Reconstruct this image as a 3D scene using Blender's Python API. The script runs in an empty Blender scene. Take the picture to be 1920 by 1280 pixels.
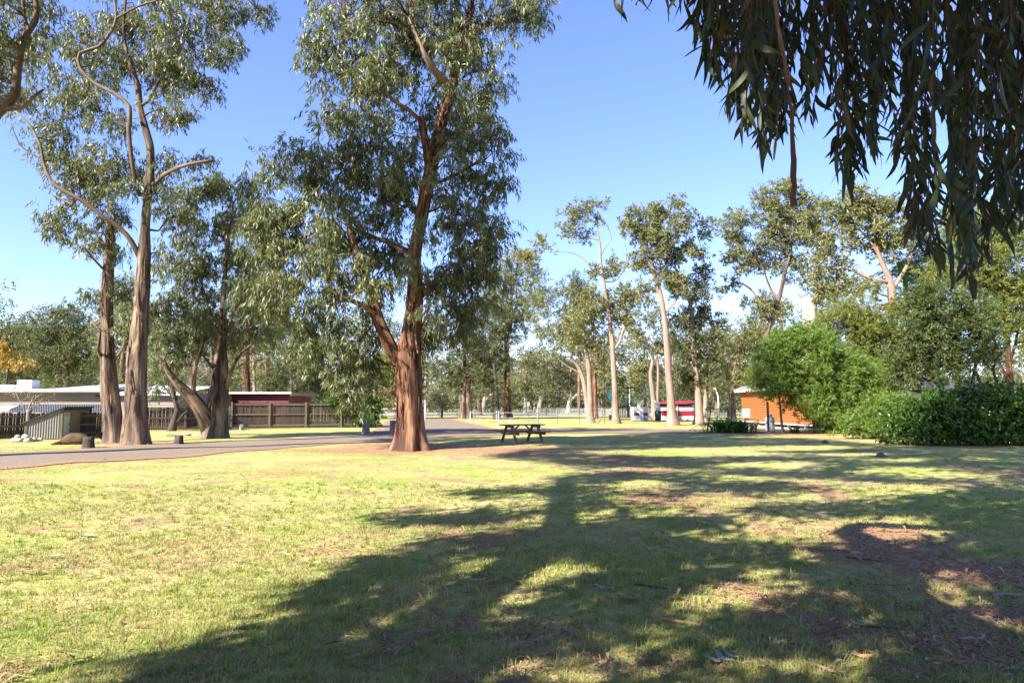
import bpy, math, random
import numpy as np
from mathutils import Vector, noise as mnoise

scene = bpy.context.scene
COL = scene.collection
RNG = np.random.default_rng(7)
random.seed(7)

# ------------------------------------------------------------------ camera, sky, sun, exposure
EYE = 1.6
FPX = 1280.0                         # focal length for a 1920 px wide frame (24 mm on 36 mm)
PITCH = math.atan(118.0 / FPX)
cam_data = bpy.data.cameras.new('camera')
cam_data.lens = 24.0
cam_data.sensor_width = 36.0
cam_data.clip_start = 0.05
cam_data.clip_end = 6000
cam = bpy.data.objects.new('camera', cam_data)
COL.objects.link(cam)
cam.location = (0, 0, EYE)
cam.rotation_euler = (math.radians(90) + PITCH, 0, 0)
scene.camera = cam

SUN_AZ = math.radians(48)            # the light travels this far to the right of straight ahead
SUN_EL = math.radians(38)
world = bpy.data.worlds.new('World')
scene.world = world
world.use_nodes = True
wn = world.node_tree.nodes
wn.clear()
w_out = wn.new('ShaderNodeOutputWorld')
w_bg = wn.new('ShaderNodeBackground')
w_sky = wn.new('ShaderNodeTexSky')
w_sky.sky_type = 'NISHITA'
w_sky.sun_disc = False
w_sky.sun_elevation = SUN_EL
w_sky.sun_rotation = math.radians(180) + SUN_AZ
w_sky.altitude = 0
w_sky.air_density = 1.15
w_sky.dust_density = 0.2
w_sky.ozone_density = 7.0
w_bg.inputs['Strength'].default_value = 0.094
w_wb = wn.new('ShaderNodeMix')                  # the camera's slightly violet white balance
w_wb.data_type = 'RGBA'
w_wb.blend_type = 'MULTIPLY'
w_wb.inputs[0].default_value = 1.0
w_wb.inputs[7].default_value = (1.0, 0.86, 1.03, 1)
world.node_tree.links.new(w_sky.outputs[0], w_wb.inputs[6])
world.node_tree.links.new(w_wb.outputs[2], w_bg.inputs['Color'])
world.node_tree.links.new(w_bg.outputs[0], w_out.inputs['Surface'])

sun_data = bpy.data.lights.new('sun', 'SUN')
sun_data.energy = 5.0
sun_data.angle = math.radians(0.53)
sun_data.color = (1.0, 0.93, 0.82)
sun = bpy.data.objects.new('sun', sun_data)
COL.objects.link(sun)
LIGHT = Vector((math.sin(SUN_AZ) * math.cos(SUN_EL), math.cos(SUN_AZ) * math.cos(SUN_EL), -math.sin(SUN_EL)))
sun.rotation_euler = LIGHT.to_track_quat('-Z', 'Y').to_euler()
sun.location = (-20, -20, 40)

scene.view_settings.view_transform = 'Standard'
scene.view_settings.look = 'None'
scene.view_settings.exposure = 1.86
scene.view_settings.gamma = 1.0
scene.view_settings.use_curve_mapping = False
scene.render.engine = 'CYCLES'
scene.cycles.max_bounces = 6
scene.cycles.diffuse_bounces = 3
scene.cycles.glossy_bounces = 2
scene.cycles.transmission_bounces = 3

# ------------------------------------------------------------------ measuring: photo pixel -> place
CP, SP = math.cos(PITCH), math.sin(PITCH)
def ray(x, y):
    u = (x - 960.0) / FPX
    v = (640.0 - y) / FPX
    return np.array((u, CP - v * SP, SP + v * CP))
def P(x, y, Y):
    """the point at depth Y seen at pixel x, y"""
    d = ray(x, y)
    t = Y / d[1]
    return np.array((d[0] * t, Y, EYE + d[2] * t))
def G(x, y):
    """the ground point seen at pixel x, y"""
    d = ray(x, y)
    t = -EYE / d[2]
    return np.array((d[0] * t, d[1] * t, 0.0))
def proj(p):
    """world points (n, 3) -> pixels and depth"""
    p = np.asarray(p, float).reshape(-1, 3)
    f = p[:, 1] * CP + (p[:, 2] - EYE) * SP
    v = -p[:, 1] * SP + (p[:, 2] - EYE) * CP
    fs = np.where(np.abs(f) < 1e-6, 1e-6, f)
    return 960 + FPX * p[:, 0] / fs, 640 - FPX * v / fs, f
def pxm(Y):
    return FPX / Y

# ------------------------------------------------------------------ materials
def nodes_of(name):
    m = bpy.data.materials.new(name)
    m.use_nodes = True
    nt = m.node_tree
    nt.nodes.clear()
    out = nt.nodes.new('ShaderNodeOutputMaterial')
    return m, nt, out
def N(nt, kind, **kw):
    n = nt.nodes.new(kind)
    for k, v in kw.items():
        setattr(n, k, v)
    return n
def noise_node(nt, vec, scale, detail=4, rough=0.55, dist=0.0):
    n = N(nt, 'ShaderNodeTexNoise')
    n.inputs['Scale'].default_value = scale
    n.inputs['Detail'].default_value = detail
    n.inputs['Roughness'].default_value = rough
    n.inputs['Distortion'].default_value = dist
    nt.links.new(vec, n.inputs['Vector'])
    return n.outputs['Fac']
def ramp(nt, fac, stops, interp='LINEAR'):
    r = N(nt, 'ShaderNodeValToRGB')
    r.color_ramp.interpolation = interp
    el = r.color_ramp.elements
    while len(el) < len(stops):
        el.new(0.5)
    for e, (p, c) in zip(el, stops):
        e.position = p
        e.color = (c, c, c, 1) if isinstance(c, (int, float)) else (c[0], c[1], c[2], 1)
    nt.links.new(fac, r.inputs[0])
    return r.outputs[0]
def mix(nt, fac, a, b, mode='MIX'):
    n = N(nt, 'ShaderNodeMix', data_type='RGBA', blend_type=mode)
    for sock, v in ((n.inputs[0], fac), (n.inputs[6], a), (n.inputs[7], b)):
        if isinstance(v, (int, float)):
            sock.default_value = v
        elif isinstance(v, tuple):
            sock.default_value = (v[0], v[1], v[2], 1)
        else:
            nt.links.new(v, sock)
    return n.outputs[2]
def mth(nt, op, a, b=None):
    n = N(nt, 'ShaderNodeMath', operation=op)
    for i, v in enumerate((a, b)):
        if v is None:
            continue
        if isinstance(v, (int, float)):
            n.inputs[i].default_value = v
        else:
            nt.links.new(v, n.inputs[i])
    return n.outputs[0]
def principled(nt, out, color, rough=0.8, spec=0.3, metal=0.0, bump=None, bump_s=0.3, bump_d=0.02):
    b = N(nt, 'ShaderNodeBsdfPrincipled')
    if isinstance(color, tuple):
        b.inputs['Base Color'].default_value = (*color, 1)
    else:
        nt.links.new(color, b.inputs['Base Color'])
    if isinstance(rough, (int, float)):
        b.inputs['Roughness'].default_value = rough
    else:
        nt.links.new(rough, b.inputs['Roughness'])
    b.inputs['Specular IOR Level'].default_value = spec
    b.inputs['Metallic'].default_value = metal
    if bump is not None:
        bn = N(nt, 'ShaderNodeBump')
        bn.inputs['Strength'].default_value = bump_s
        bn.inputs['Distance'].default_value = bump_d
        nt.links.new(bump, bn.inputs['Height'])
        nt.links.new(bn.outputs[0], b.inputs['Normal'])
    if out is not None:
        nt.links.new(b.outputs[0], out.inputs['Surface'])
    return b
def position(nt):
    return N(nt, 'ShaderNodeNewGeometry').outputs['Position']
def attr(nt, name, what='Fac'):
    return N(nt, 'ShaderNodeAttribute', attribute_name=name).outputs[what]

def mat_plain(name, c, rough=0.7, spec=0.3, var=0.25, scale=3.0, metal=0.0, stretch=(1, 1, 1), dirt=None, bump_s=0.2):
    m, nt, out = nodes_of(name)
    tc = N(nt, 'ShaderNodeTexCoord').outputs['Object']
    mp = N(nt, 'ShaderNodeMapping')
    mp.inputs['Scale'].default_value = stretch
    nt.links.new(tc, mp.inputs['Vector'])
    n = noise_node(nt, mp.outputs[0], scale, 6, 0.6)
    lo = tuple(x * (1 - var) for x in c)
    hi = tuple(min(1, x * (1 + var)) for x in c)
    col = ramp(nt, n, [(0.3, lo), (0.7, hi)])
    oi = N(nt, 'ShaderNodeObjectInfo').outputs['Random']
    col = mix(nt, 1.0, col, ramp(nt, oi, [(0, 1 - var * 0.6), (1, 1.0)]), 'MULTIPLY')
    if dirt:
        d = noise_node(nt, tc, 1.3, 5, 0.6)
        col = mix(nt, ramp(nt, d, [(0.5, 0.0), (0.72, 0.8)]), col, dirt)
    principled(nt, out, col, rough, spec, metal, n, bump_s, 0.01)
    return m

def mat_bark(name, stops, fine=7.0, patch=None, patch_at=0.55, bump_s=0.8, rough=0.75, spec=0.25, low=None, zs=0.35):
    """bark in long fibres along the limb (attribute bk: round the limb, round the limb, along it)"""
    m, nt, out = nodes_of(name)
    bk = attr(nt, 'bk', 'Vector')
    mp = N(nt, 'ShaderNodeMapping')
    mp.inputs['Scale'].default_value = (fine, fine, zs)
    nt.links.new(bk, mp.inputs['Vector'])
    n = noise_node(nt, mp.outputs[0], 1.6, 8, 0.62, 0.4)
    n2 = noise_node(nt, mp.outputs[0], 7.0, 4, 0.6, 0.2)
    col = ramp(nt, n, stops)
    col = mix(nt, 1.0, col, ramp(nt, n2, [(0.25, 0.5), (0.6, 1.0)]), 'MULTIPLY')
    if patch:
        mp2 = N(nt, 'ShaderNodeMapping')
        mp2.inputs['Scale'].default_value = (2.2, 2.2, 0.45)
        nt.links.new(bk, mp2.inputs['Vector'])
        pn = noise_node(nt, mp2.outputs[0], 1.1, 6, 0.65, 0.6)
        col = mix(nt, ramp(nt, pn, [(patch_at, 0.0), (patch_at + 0.06, 1.0)]), col, mix(nt, 0.25, patch, col))
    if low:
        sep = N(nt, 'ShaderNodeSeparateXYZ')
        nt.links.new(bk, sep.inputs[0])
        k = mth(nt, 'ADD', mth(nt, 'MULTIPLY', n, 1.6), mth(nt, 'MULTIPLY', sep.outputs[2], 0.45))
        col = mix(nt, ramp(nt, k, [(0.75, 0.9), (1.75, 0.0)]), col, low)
    h = mth(nt, 'ADD', n, mth(nt, 'MULTIPLY', n2, 0.5))
    principled(nt, out, col, rough, spec, 0, h, bump_s, 0.05)
    return m

def mat_leaf(name, c1, c2, c3, rough=0.42, spec=0.5, trans=0.28):
    m, nt, out = nodes_of(name)
    r = attr(nt, 'rnd')
    col = ramp(nt, r, [(0.0, c1), (0.55, c2), (0.93, c2), (1.0, c3)])
    b = principled(nt, None, col, rough, spec)
    t = N(nt, 'ShaderNodeBsdfTranslucent')
    tcol = mix(nt, 1.0, col, (1.7, 1.9, 0.7), 'MULTIPLY')
    nt.links.new(tcol, t.inputs['Color'])
    ms = N(nt, 'ShaderNodeMixShader')
    ms.inputs[0].default_value = trans
    nt.links.new(b.outputs[0], ms.inputs[1])
    nt.links.new(t.outputs[0], ms.inputs[2])
    nt.links.new(ms.outputs[0], out.inputs['Surface'])
    return m

def lawn_color(nt):
    pos = position(nt)
    a = noise_node(nt, pos, 0.33, 6, 0.62)
    b = noise_node(nt, pos, 1.6, 6, 0.65, 0.3)
    c = noise_node(nt, pos, 9.0, 5, 0.6)
    dry = ramp(nt, mth(nt, 'ADD', mth(nt, 'MULTIPLY', a, 0.55), mth(nt, 'MULTIPLY', b, 0.45)), [(0.395, 0.0), (0.595, 1.0)])
    green = mix(nt, ramp(nt, c, [(0.35, 0.0), (0.65, 1.0)]), (0.155, 0.225, 0.038), (0.280, 0.320, 0.072))
    straw = mix(nt, ramp(nt, c, [(0.35, 0.0), (0.65, 1.0)]), (0.36, 0.290, 0.130), (0.50, 0.395, 0.21))
    col = mix(nt, mth(nt, 'MULTIPLY', dry, 0.85), green, straw)
    return pos, a, b, c, col

def mat_lawn():
    m, nt, out = nodes_of('lawn')
    pos, a, b, c, col = lawn_color(nt)
    d = noise_node(nt, pos, 0.9, 7, 0.68, 0.5)
    f = noise_node(nt, pos, 26.0, 4, 0.6)
    dirt = mix(nt, f, (0.15, 0.095, 0.062), (0.36, 0.25, 0.17))
    col = mix(nt, ramp(nt, d, [(0.535, 0.0), (0.63, 0.85)]), col, dirt)
    lit = attr(nt, 'litter')
    g = noise_node(nt, pos, 3.5, 6, 0.7)
    mp = N(nt, 'ShaderNodeMapping')
    mp.inputs['Scale'].default_value = (1.0, 2.5, 1.0)
    nt.links.new(pos, mp.inputs['Vector'])
    h = noise_node(nt, mp.outputs[0], 18.0, 5, 0.7)
    lc = ramp(nt, h, [(0.25, (0.075, 0.042, 0.026)), (0.45, (0.23, 0.125, 0.070)), (0.6, (0.40, 0.25, 0.145)), (0.78, (0.52, 0.40, 0.28))])
    k = mth(nt, 'ADD', lit, mth(nt, 'MULTIPLY', mth(nt, 'SUBTRACT', g, 0.5), 1.7))
    col = mix(nt, ramp(nt, k, [(0.38, 0.0), (0.62, 1.0)]), col, lc)
    hh = mth(nt, 'ADD', c, f)
    principled(nt, out, col, 0.95, 0.08, 0, hh, 0.9, 0.03)
    return m

def mat_blade():
    m, nt, out = nodes_of('grass_blade')
    pos, a, b, c, col = lawn_color(nt)
    r = attr(nt, 'rnd')
    col2 = mix(nt, 0.45, col, ramp(nt, r, [(0, (0.13, 0.21, 0.028)), (0.42, (0.29, 0.36, 0.07)), (0.6, (0.47, 0.41, 0.155)), (1, (0.62, 0.51, 0.28))]))
    bs = principled(nt, None, col2, 0.6, 0.25)
    t = N(nt, 'ShaderNodeBsdfTranslucent')
    nt.links.new(col2, t.inputs['Color'])
    ms = N(nt, 'ShaderNodeMixShader')
    ms.inputs[0].default_value = 0.42
    nt.links.new(bs.outputs[0], ms.inputs[1])
    nt.links.new(t.outputs[0], ms.inputs[2])
    nt.links.new(ms.outputs[0], out.inputs['Surface'])
    return m

def mat_road():
    m, nt, out = nodes_of('gravel_road')
    pos = position(nt)
    a = noise_node(nt, pos, 0.6, 5, 0.6)
    f = noise_node(nt, pos, 22.0, 4, 0.7)
    f2 = noise_node(nt, pos, 55.0, 2, 0.6)
    col = ramp(nt, f, [(0.3, (0.110, 0.086, 0.066)), (0.55, (0.205, 0.163, 0.128)), (0.75, (0.36, 0.305, 0.25))])
    col = mix(nt, ramp(nt, a, [(0.42, 0.0), (0.66, 0.75)]), col, mix(nt, f, (0.12, 0.085, 0.06), (0.30, 0.225, 0.165)))
    e = attr(nt, 'edge')
    g = noise_node(nt, pos, 3.0, 6, 0.7)
    k = mth(nt, 'ADD', e, mth(nt, 'MULTIPLY', mth(nt, 'SUBTRACT', g, 0.5), 1.2))
    col = mix(nt, ramp(nt, k, [(0.25, 0.0), (0.6, 0.95)]), col, mix(nt, f, (0.12, 0.07, 0.045), (0.40, 0.27, 0.17)))
    principled(nt, out, col, 0.95, 0.1, 0, mth(nt, 'ADD', f, f2), 0.7, 0.02)
    return m

# ------------------------------------------------------------------ mesh helpers
def make_mesh(name, V, F, mat, smooth=False, face_attr=None, vert_attr=None, vec_attr=None):
    """V (n,3); F: (m,k) int array or a list of tuples"""
    me = bpy.data.meshes.new(name)
    V = np.asarray(V, dtype=np.float32)
    if isinstance(F, np.ndarray):
        k = F.shape[1]
        ls = np.arange(0, F.size, k, dtype=np.int32)
        li = F.astype(np.int32).ravel()
    else:
        lens = np.array([len(f) for f in F], dtype=np.int32)
        ls = np.concatenate(([0], np.cumsum(lens)[:-1])).astype(np.int32)
        li = np.fromiter((i for f in F for i in f), dtype=np.int32)
    me.vertices.add(len(V))
    me.vertices.foreach_set('co', V.ravel())
    me.loops.add(len(li))
    me.loops.foreach_set('vertex_index', li)
    me.polygons.add(len(ls))
    me.polygons.foreach_set('loop_start', ls)
    for nm, arr in (face_attr or {}).items():
        at = me.attributes.new(nm, 'FLOAT', 'FACE')
        at.data.foreach_set('value', np.asarray(arr, dtype=np.float32))
    for nm, arr in (vert_attr or {}).items():
        at = me.attributes.new(nm, 'FLOAT', 'POINT')
        at.data.foreach_set('value', np.asarray(arr, dtype=np.float32))
    for nm, arr in (vec_attr or {}).items():
        at = me.attributes.new(nm, 'FLOAT_VECTOR', 'POINT')
        at.data.foreach_set('vector', np.asarray(arr, dtype=np.float32).ravel())
    me.update(calc_edges=True)
    if not smooth:
        me.shade_flat()
    me.materials.append(mat)
    return me
def link(name, me, parent=None, loc=None):
    o = bpy.data.objects.new(name, me)
    COL.objects.link(o)
    if parent is not None:
        o.parent = parent
    if loc is not None:
        o.location = loc
    return o
def tag(o, label=None, cat=None, group=None, kind=None):
    if label: o['label'] = label
    if cat: o['category'] = cat
    if group: o['group'] = group
    if kind: o['kind'] = kind
    return o
def thing(name, loc, label, cat, group=None, rz=0.0):
    o = bpy.data.objects.new(name, None)
    COL.objects.link(o)
    o.location = loc
    o.rotation_euler = (0, 0, rz)
    o.empty_display_size = 0.3
    return tag(o, label, cat, group)

class MB:
    """gathers boxes, bars and tubes; build() links them as one mesh"""
    def __init__(s):
        s.V, s.F, s.B, s.n = [], [], [], 0
    def add(s, V, F, B=None):
        V = np.asarray(V, float).reshape(-1, 3)
        s.V.append(V)
        s.B.append(np.asarray(B, float).reshape(-1, 3) if B is not None else V.copy())
        s.F += [tuple(i + s.n for i in f) for f in F]
        s.n += len(V)
        return s
    def box(s, lo, hi, bev=0.0):
        x0, y0, z0 = lo; x1, y1, z1 = hi
        b = min(bev, (x1 - x0) / 3, (y1 - y0) / 3, (z1 - z0) / 3)
        if b <= 0:
            V = [(x0, y0, z0), (x1, y0, z0), (x1, y1, z0), (x0, y1, z0), (x0, y0, z1), (x1, y0, z1), (x1, y1, z1), (x0, y1, z1)]
            F = [(3, 2, 1, 0), (4, 5, 6, 7), (0, 1, 5, 4), (1, 2, 6, 5), (2, 3, 7, 6), (3, 0, 4, 7)]
            return s.add(V, F)
        V = []
        for z, i in ((z0, b), (z0 + b, 0), (z1 - b, 0), (z1, b)):
            V += [(x0 + i + b * 0, y0 + i, z), (x1 - i, y0 + i, z), (x1 - i, y1 - i, z), (x0 + i, y1 - i, z)]
        F = [(3, 2, 1, 0), (12, 13, 14, 15)]
        for k in range(3):
            for j in range(4):
                F.append((k * 4 + j, k * 4 + (j + 1) % 4, k * 4 + 4 + (j + 1) % 4, k * 4 + 4 + j))
        return s.add(V, F)
    def prism(s, poly, axis, a0, a1):
        """poly: 2-D outline in the two other axes, pulled along axis (0, 1, 2)"""
        n = len(poly)
        V = []
        for a in (a0, a1):
            for p, q in poly:
                V.append({0: (a, p, q), 1: (p, a, q), 2: (p, q, a)}[axis])
        F = [tuple(range(n - 1, -1, -1)), tuple(range(n, 2 * n))]
        F += [(i, (i + 1) % n, n + (i + 1) % n, n + i) for i in range(n)]
        return s.add(V, F)
    def bar(s, a, b, w, h=None, up=(0, 0, 1)):
        h = h or w
        a = Vector(a); b = Vector(b)
        d = (b - a).normalized()
        u = Vector(up)
        if abs(d.dot(u)) > 0.95:
            u = Vector((1, 0, 0))
        x = d.cross(u).normalized() * (w / 2)
        y = x.cross(d).normalized() * (h / 2)
        V = [a - x - y, a + x - y, a + x + y, a - x + y, b - x - y, b + x - y, b + x + y, b - x + y]
        F = [(3, 2, 1, 0), (4, 5, 6, 7), (0, 1, 5, 4), (1, 2, 6, 5), (2, 3, 7, 6), (3, 0, 4, 7)]
        return s.add([tuple(v) for v in V], F)
    def tube(s, pts, rads, seg=10, **kw):
        V, F, B = tube_geo(pts, rads, seg, **kw)
        return s.add(V, F, B)
    def build(s, name, mat, parent=None, smooth=False, origin=None):
        V = np.concatenate(s.V)
        if origin is not None:
            V = V - np.asarray(origin, float)
        me = make_mesh(name, V, s.F, mat, smooth, vec_attr={'bk': np.concatenate(s.B)})
        return link(name, me, parent)

def catmull(pts, rads, step):
    pts = np.asarray(pts, float); rads = np.asarray(rads, float)
    if len(pts) == 2:
        n = max(1, int(np.linalg.norm(pts[1] - pts[0]) / step))
        t = np.linspace(0, 1, n + 1)[:, None]
        return pts[0] + (pts[1] - pts[0]) * t, rads[0] + (rads[1] - rads[0]) * t[:, 0]
    ext = np.vstack([2 * pts[0] - pts[1], pts, 2 * pts[-1] - pts[-2]])
    op, orr = [], []
    for i in range(len(pts) - 1):
        p0, p1, p2, p3 = ext[i:i + 4]
        n = max(1, int(np.linalg.norm(p2 - p1) / step))
        for j in range(n):
            t = j / n
            op.append(0.5 * ((2 * p1) + (-p0 + p2) * t + (2 * p0 - 5 * p1 + 4 * p2 - p3) * t * t + (-p0 + 3 * p1 - 3 * p2 + p3) * t ** 3))
            orr.append(rads[i] + (rads[i + 1] - rads[i]) * t)
    op.append(pts[-1]); orr.append(rads[-1])
    return np.array(op), np.array(orr)

def tube_geo(pts, rads, seg=10, step=None, rough=0.0, freq=1.0, flare=0.0, flare_len=0.5, lobes=5, jagged=0.0, seed=0.0):
    if step:
        pts, rads = catmull(pts, rads, step)
    pts = np.asarray(pts, float); rads = np.asarray(rads, float)
    n = len(pts)
    tan = np.gradient(pts, axis=0) if n > 2 else np.repeat((pts[1] - pts[0])[None], 2, 0)
    tan /= np.linalg.norm(tan, axis=1)[:, None] + 1e-9
    L = np.concatenate(([0], np.cumsum(np.linalg.norm(np.diff(pts, axis=0), axis=1))))
    ref = np.array((0.0, 1.0, 0.0)) if abs(tan[0][1]) < 0.8 else np.array((1.0, 0, 0))
    u = np.cross(tan[0], ref); u /= np.linalg.norm(u)
    V = np.empty((n * seg, 3)); B = np.empty((n * seg, 3))
    ang = np.linspace(0, 2 * math.pi, seg, endpoint=False)
    ca, sa = np.cos(ang), np.sin(ang)
    R0 = float(np.mean(rads))
    for i in range(n):
        t = tan[i]
        u = u - t * np.dot(u, t); u /= np.linalg.norm(u) + 1e-9
        w = np.cross(t, u)
        r = np.full(seg, rads[i])
        if flare:
            r = r * (1 + flare * math.exp(-L[i] / flare_len) * (0.75 + 0.35 * np.cos(lobes * ang + seed) + 0.2 * np.cos((lobes + 3) * ang + 2 * seed)))
        if rough:
            nz = np.array([mnoise.noise((ca[k] * freq * 2.2 + seed, sa[k] * freq * 2.2, L[i] * 0.5 * freq)) * 0.7 +
                           mnoise.noise((ca[k] * freq * 5 + seed, sa[k] * freq * 5, L[i] * 1.1 * freq)) * 0.4 for k in range(seg)])
            r = r * (1 + rough * nz)
        off = np.zeros(seg)
        if jagged and i == n - 1:
            off = jagged * np.array([mnoise.noise((ca[k] * 3 + seed, sa[k] * 3, 5.0)) for k in range(seg)])
        V[i * seg:(i + 1) * seg] = pts[i] + (ca * r)[:, None] * u + (sa * r)[:, None] * w + off[:, None] * t
        B[i * seg:(i + 1) * seg, 0] = ca * R0 + seed * 3.1
        B[i * seg:(i + 1) * seg, 1] = sa * R0
        B[i * seg:(i + 1) * seg, 2] = L[i]
    F = []
    for i in range(n - 1):
        a = i * seg; b = a + seg
        for k in range(seg):
            k2 = (k + 1) % seg
            F.append((a + k, a + k2, b + k2, b + k))
    V = np.vstack([V, pts[-1]]); B = np.vstack([B, B[-1]])
    c = n * seg
    a = (n - 1) * seg
    for k in range(seg):
        F.append((a + k, a + (k + 1) % seg, c))
    return V, F, B

def unit(a):
    return a / (np.linalg.norm(a, axis=-1, keepdims=True) + 1e-9)

def leaf_quads(C, D, L, W, rng, fold=0.12, curve=0.0):
    """one folded lance-shaped blade per row: base C, direction D"""
    n = len(C)
    S = unit(np.cross(D, unit(rng.normal(size=(n, 3)))))
    Nn = np.cross(S, D)
    L = np.broadcast_to(np.asarray(L, float), (n,))[:, None]
    W = np.broadcast_to(np.asarray(W, float), (n,))[:, None]
    mid = C + D * L * 0.45
    V = np.empty((n, 4, 3))
    V[:, 0] = C
    V[:, 1] = mid + S * W * 0.5 + Nn * W * fold
    V[:, 2] = C + D * L + Nn * L * curve
    V[:, 3] = mid - S * W * 0.5 + Nn * W * fold
    F = np.arange(n * 4).reshape(n, 4)
    return V.reshape(-1, 3), F

def clump_leaves(centres, radii, n_each, L, W, rng, style='droop', sprays=14):
    """leaves on short sprays through a clump's volume"""
    m = len(centres)
    k = np.maximum(2, (n_each // sprays))
    # spray roots
    ns = m * sprays
    ci = np.repeat(np.arange(m), sprays)
    d = unit(rng.normal(size=(ns, 3)))
    q = rng.random(ns) ** 0.45
    root = centres[ci] + d * (q * radii[ci])[:, None] * np.array((1, 1, 0.85))
    if style == 'droop':
        sd = unit(d * 0.5 + np.array((0, 0, -0.75)) + rng.normal(size=(ns, 3)) * 0.3)
    elif style == 'tuft':
        sd = unit(d * 0.7 + np.array((0, 0, 0.25)) + rng.normal(size=(ns, 3)) * 0.45)
    else:
        sd = unit(d * 1.0 + rng.normal(size=(ns, 3)) * 0.5)
    slen = radii[ci] * 0.75
    nl = ns * k
    si = np.repeat(np.arange(ns), k)
    t = rng.random(nl)
    base = root[si] + sd[si] * (t * slen[si])[:, None] + rng.normal(size=(nl, 3)) * (radii[ci][si] * 0.07)[:, None]
    if style == 'droop':
        ld = unit(sd[si] * 0.35 + np.array((0, 0, -0.8)) + rng.normal(size=(nl, 3)) * 0.42)
    elif style == 'tuft':
        ld = unit(sd[si] * 0.5 + np.array((0, 0, -0.05)) + rng.normal(size=(nl, 3)) * 0.65)
    else:
        ld = unit(sd[si] * 0.9 + rng.normal(size=(nl, 3)) * 0.5)
    LL = L * rng.uniform(0.65, 1.25, nl)
    WW = W * rng.uniform(0.7, 1.3, nl)
    V, F = leaf_quads(base, ld, LL, WW, rng, curve=rng.normal(0, 0.12, (nl, 1)))
    # each spray leans to its own tone, each leaf a little more
    tone = np.clip(rng.random(m)[ci][si] * 0.35 + rng.random(ns)[si] * 0.35 + rng.random(nl) * 0.3, 0, 1)
    return V, F, tone
# ------------------------------------------------------------------ palette
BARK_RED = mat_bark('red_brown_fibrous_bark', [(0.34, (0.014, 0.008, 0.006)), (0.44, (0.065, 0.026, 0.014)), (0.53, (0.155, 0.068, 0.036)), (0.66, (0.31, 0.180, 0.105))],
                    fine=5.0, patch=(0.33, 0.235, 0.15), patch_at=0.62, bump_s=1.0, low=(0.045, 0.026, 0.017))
BARK_TAN = mat_bark('peeling_tan_bark', [(0.36, (0.020, 0.013, 0.010)), (0.44, (0.070, 0.045, 0.032)), (0.53, (0.155, 0.103, 0.072)), (0.68, (0.29, 0.215, 0.150))],
                    fine=4.0, patch=(0.30, 0.20, 0.115), patch_at=0.57, bump_s=1.0, low=(0.12, 0.095, 0.08))
BARK_PALE = mat_bark('smooth_pale_pink_bark', [(0.25, (0.15, 0.095, 0.072)), (0.5, (0.28, 0.195, 0.150)), (0.75, (0.39, 0.30, 0.24))],
                     fine=2.6, patch=(0.28, 0.14, 0.08), patch_at=0.60, bump_s=0.35, low=(0.22, 0.14, 0.10))
BARK_LIMB = mat_bark('smooth_ochre_grey_bark', [(0.30, (0.045, 0.030, 0.020)), (0.48, (0.12, 0.080, 0.050)), (0.70, (0.22, 0.160, 0.105))],
                     fine=2.5, patch=(0.18, 0.09, 0.055), patch_at=0.60, bump_s=0.4)
BARK_DARK = mat_bark('dark_rough_bark', [(0.25, (0.022, 0.017, 0.014)), (0.55, (0.07, 0.052, 0.042)), (0.8, (0.14, 0.10, 0.08))], fine=5.0, bump_s=0.8)
BARK_GREY = mat_bark('weathered_grey_wood', [(0.25, (0.10, 0.085, 0.07)), (0.5, (0.22, 0.19, 0.165)), (0.8, (0.36, 0.32, 0.28))], fine=4.5, bump_s=0.7)
BARK_DEAD = mat_bark('bleached_dead_wood', [(0.25, (0.22, 0.15, 0.11)), (0.5, (0.46, 0.37, 0.30)), (0.75, (0.60, 0.52, 0.44))], fine=4.0, bump_s=0.7, patch=(0.34, 0.18, 0.10), patch_at=0.62)
LEAF_GUM = mat_leaf('gum_leaf_grey_green', (0.050, 0.060, 0.026), (0.145, 0.155, 0.070), (0.30, 0.25, 0.13))
LEAF_GUM2 = mat_leaf('gum_leaf_olive', (0.055, 0.062, 0.024), (0.135, 0.138, 0.058), (0.27, 0.20, 0.09))
LEAF_FAR = mat_leaf('gum_leaf_far', (0.074, 0.083, 0.034), (0.190, 0.188, 0.082), (0.29, 0.215, 0.10), rough=0.5, spec=0.35)
LEAF_FAR2 = mat_leaf('gum_leaf_far_dark', (0.044, 0.052, 0.022), (0.110, 0.116, 0.050), (0.20, 0.15, 0.07), rough=0.5, spec=0.35)
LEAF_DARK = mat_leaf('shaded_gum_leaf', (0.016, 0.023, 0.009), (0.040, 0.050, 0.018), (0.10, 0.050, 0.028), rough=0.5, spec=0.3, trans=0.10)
LEAF_BRIGHT = mat_leaf('bright_wattle_leaf', (0.062, 0.105, 0.018), (0.145, 0.212, 0.042), (0.25, 0.28, 0.07), rough=0.5, spec=0.3, trans=0.35)
LEAF_YELLOW = mat_leaf('yellow_green_leaf', (0.070, 0.090, 0.020), (0.175, 0.190, 0.045), (0.26, 0.17, 0.06), rough=0.5, spec=0.3, trans=0.32)
LEAF_TEATREE = mat_leaf('tea_tree_leaf', (0.036, 0.052, 0.016), (0.090, 0.115, 0.034), (0.17, 0.13, 0.05), rough=0.45, spec=0.35)
LEAF_HEDGE = mat_leaf('glossy_hedge_leaf', (0.022, 0.050, 0.008), (0.060, 0.120, 0.018), (0.13, 0.20, 0.035), rough=0.25, spec=0.6, trans=0.25)
LEAF_GREYSHRUB = mat_leaf('silver_shrub_leaf', (0.12, 0.125, 0.075), (0.23, 0.23, 0.15), (0.30, 0.28, 0.19), rough=0.6)
LEAF_DRYTWIG = mat_leaf('dry_twiggy_foliage', (0.13, 0.085, 0.055), (0.24, 0.185, 0.14), (0.33, 0.24, 0.14), rough=0.8, spec=0.1)
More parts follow.
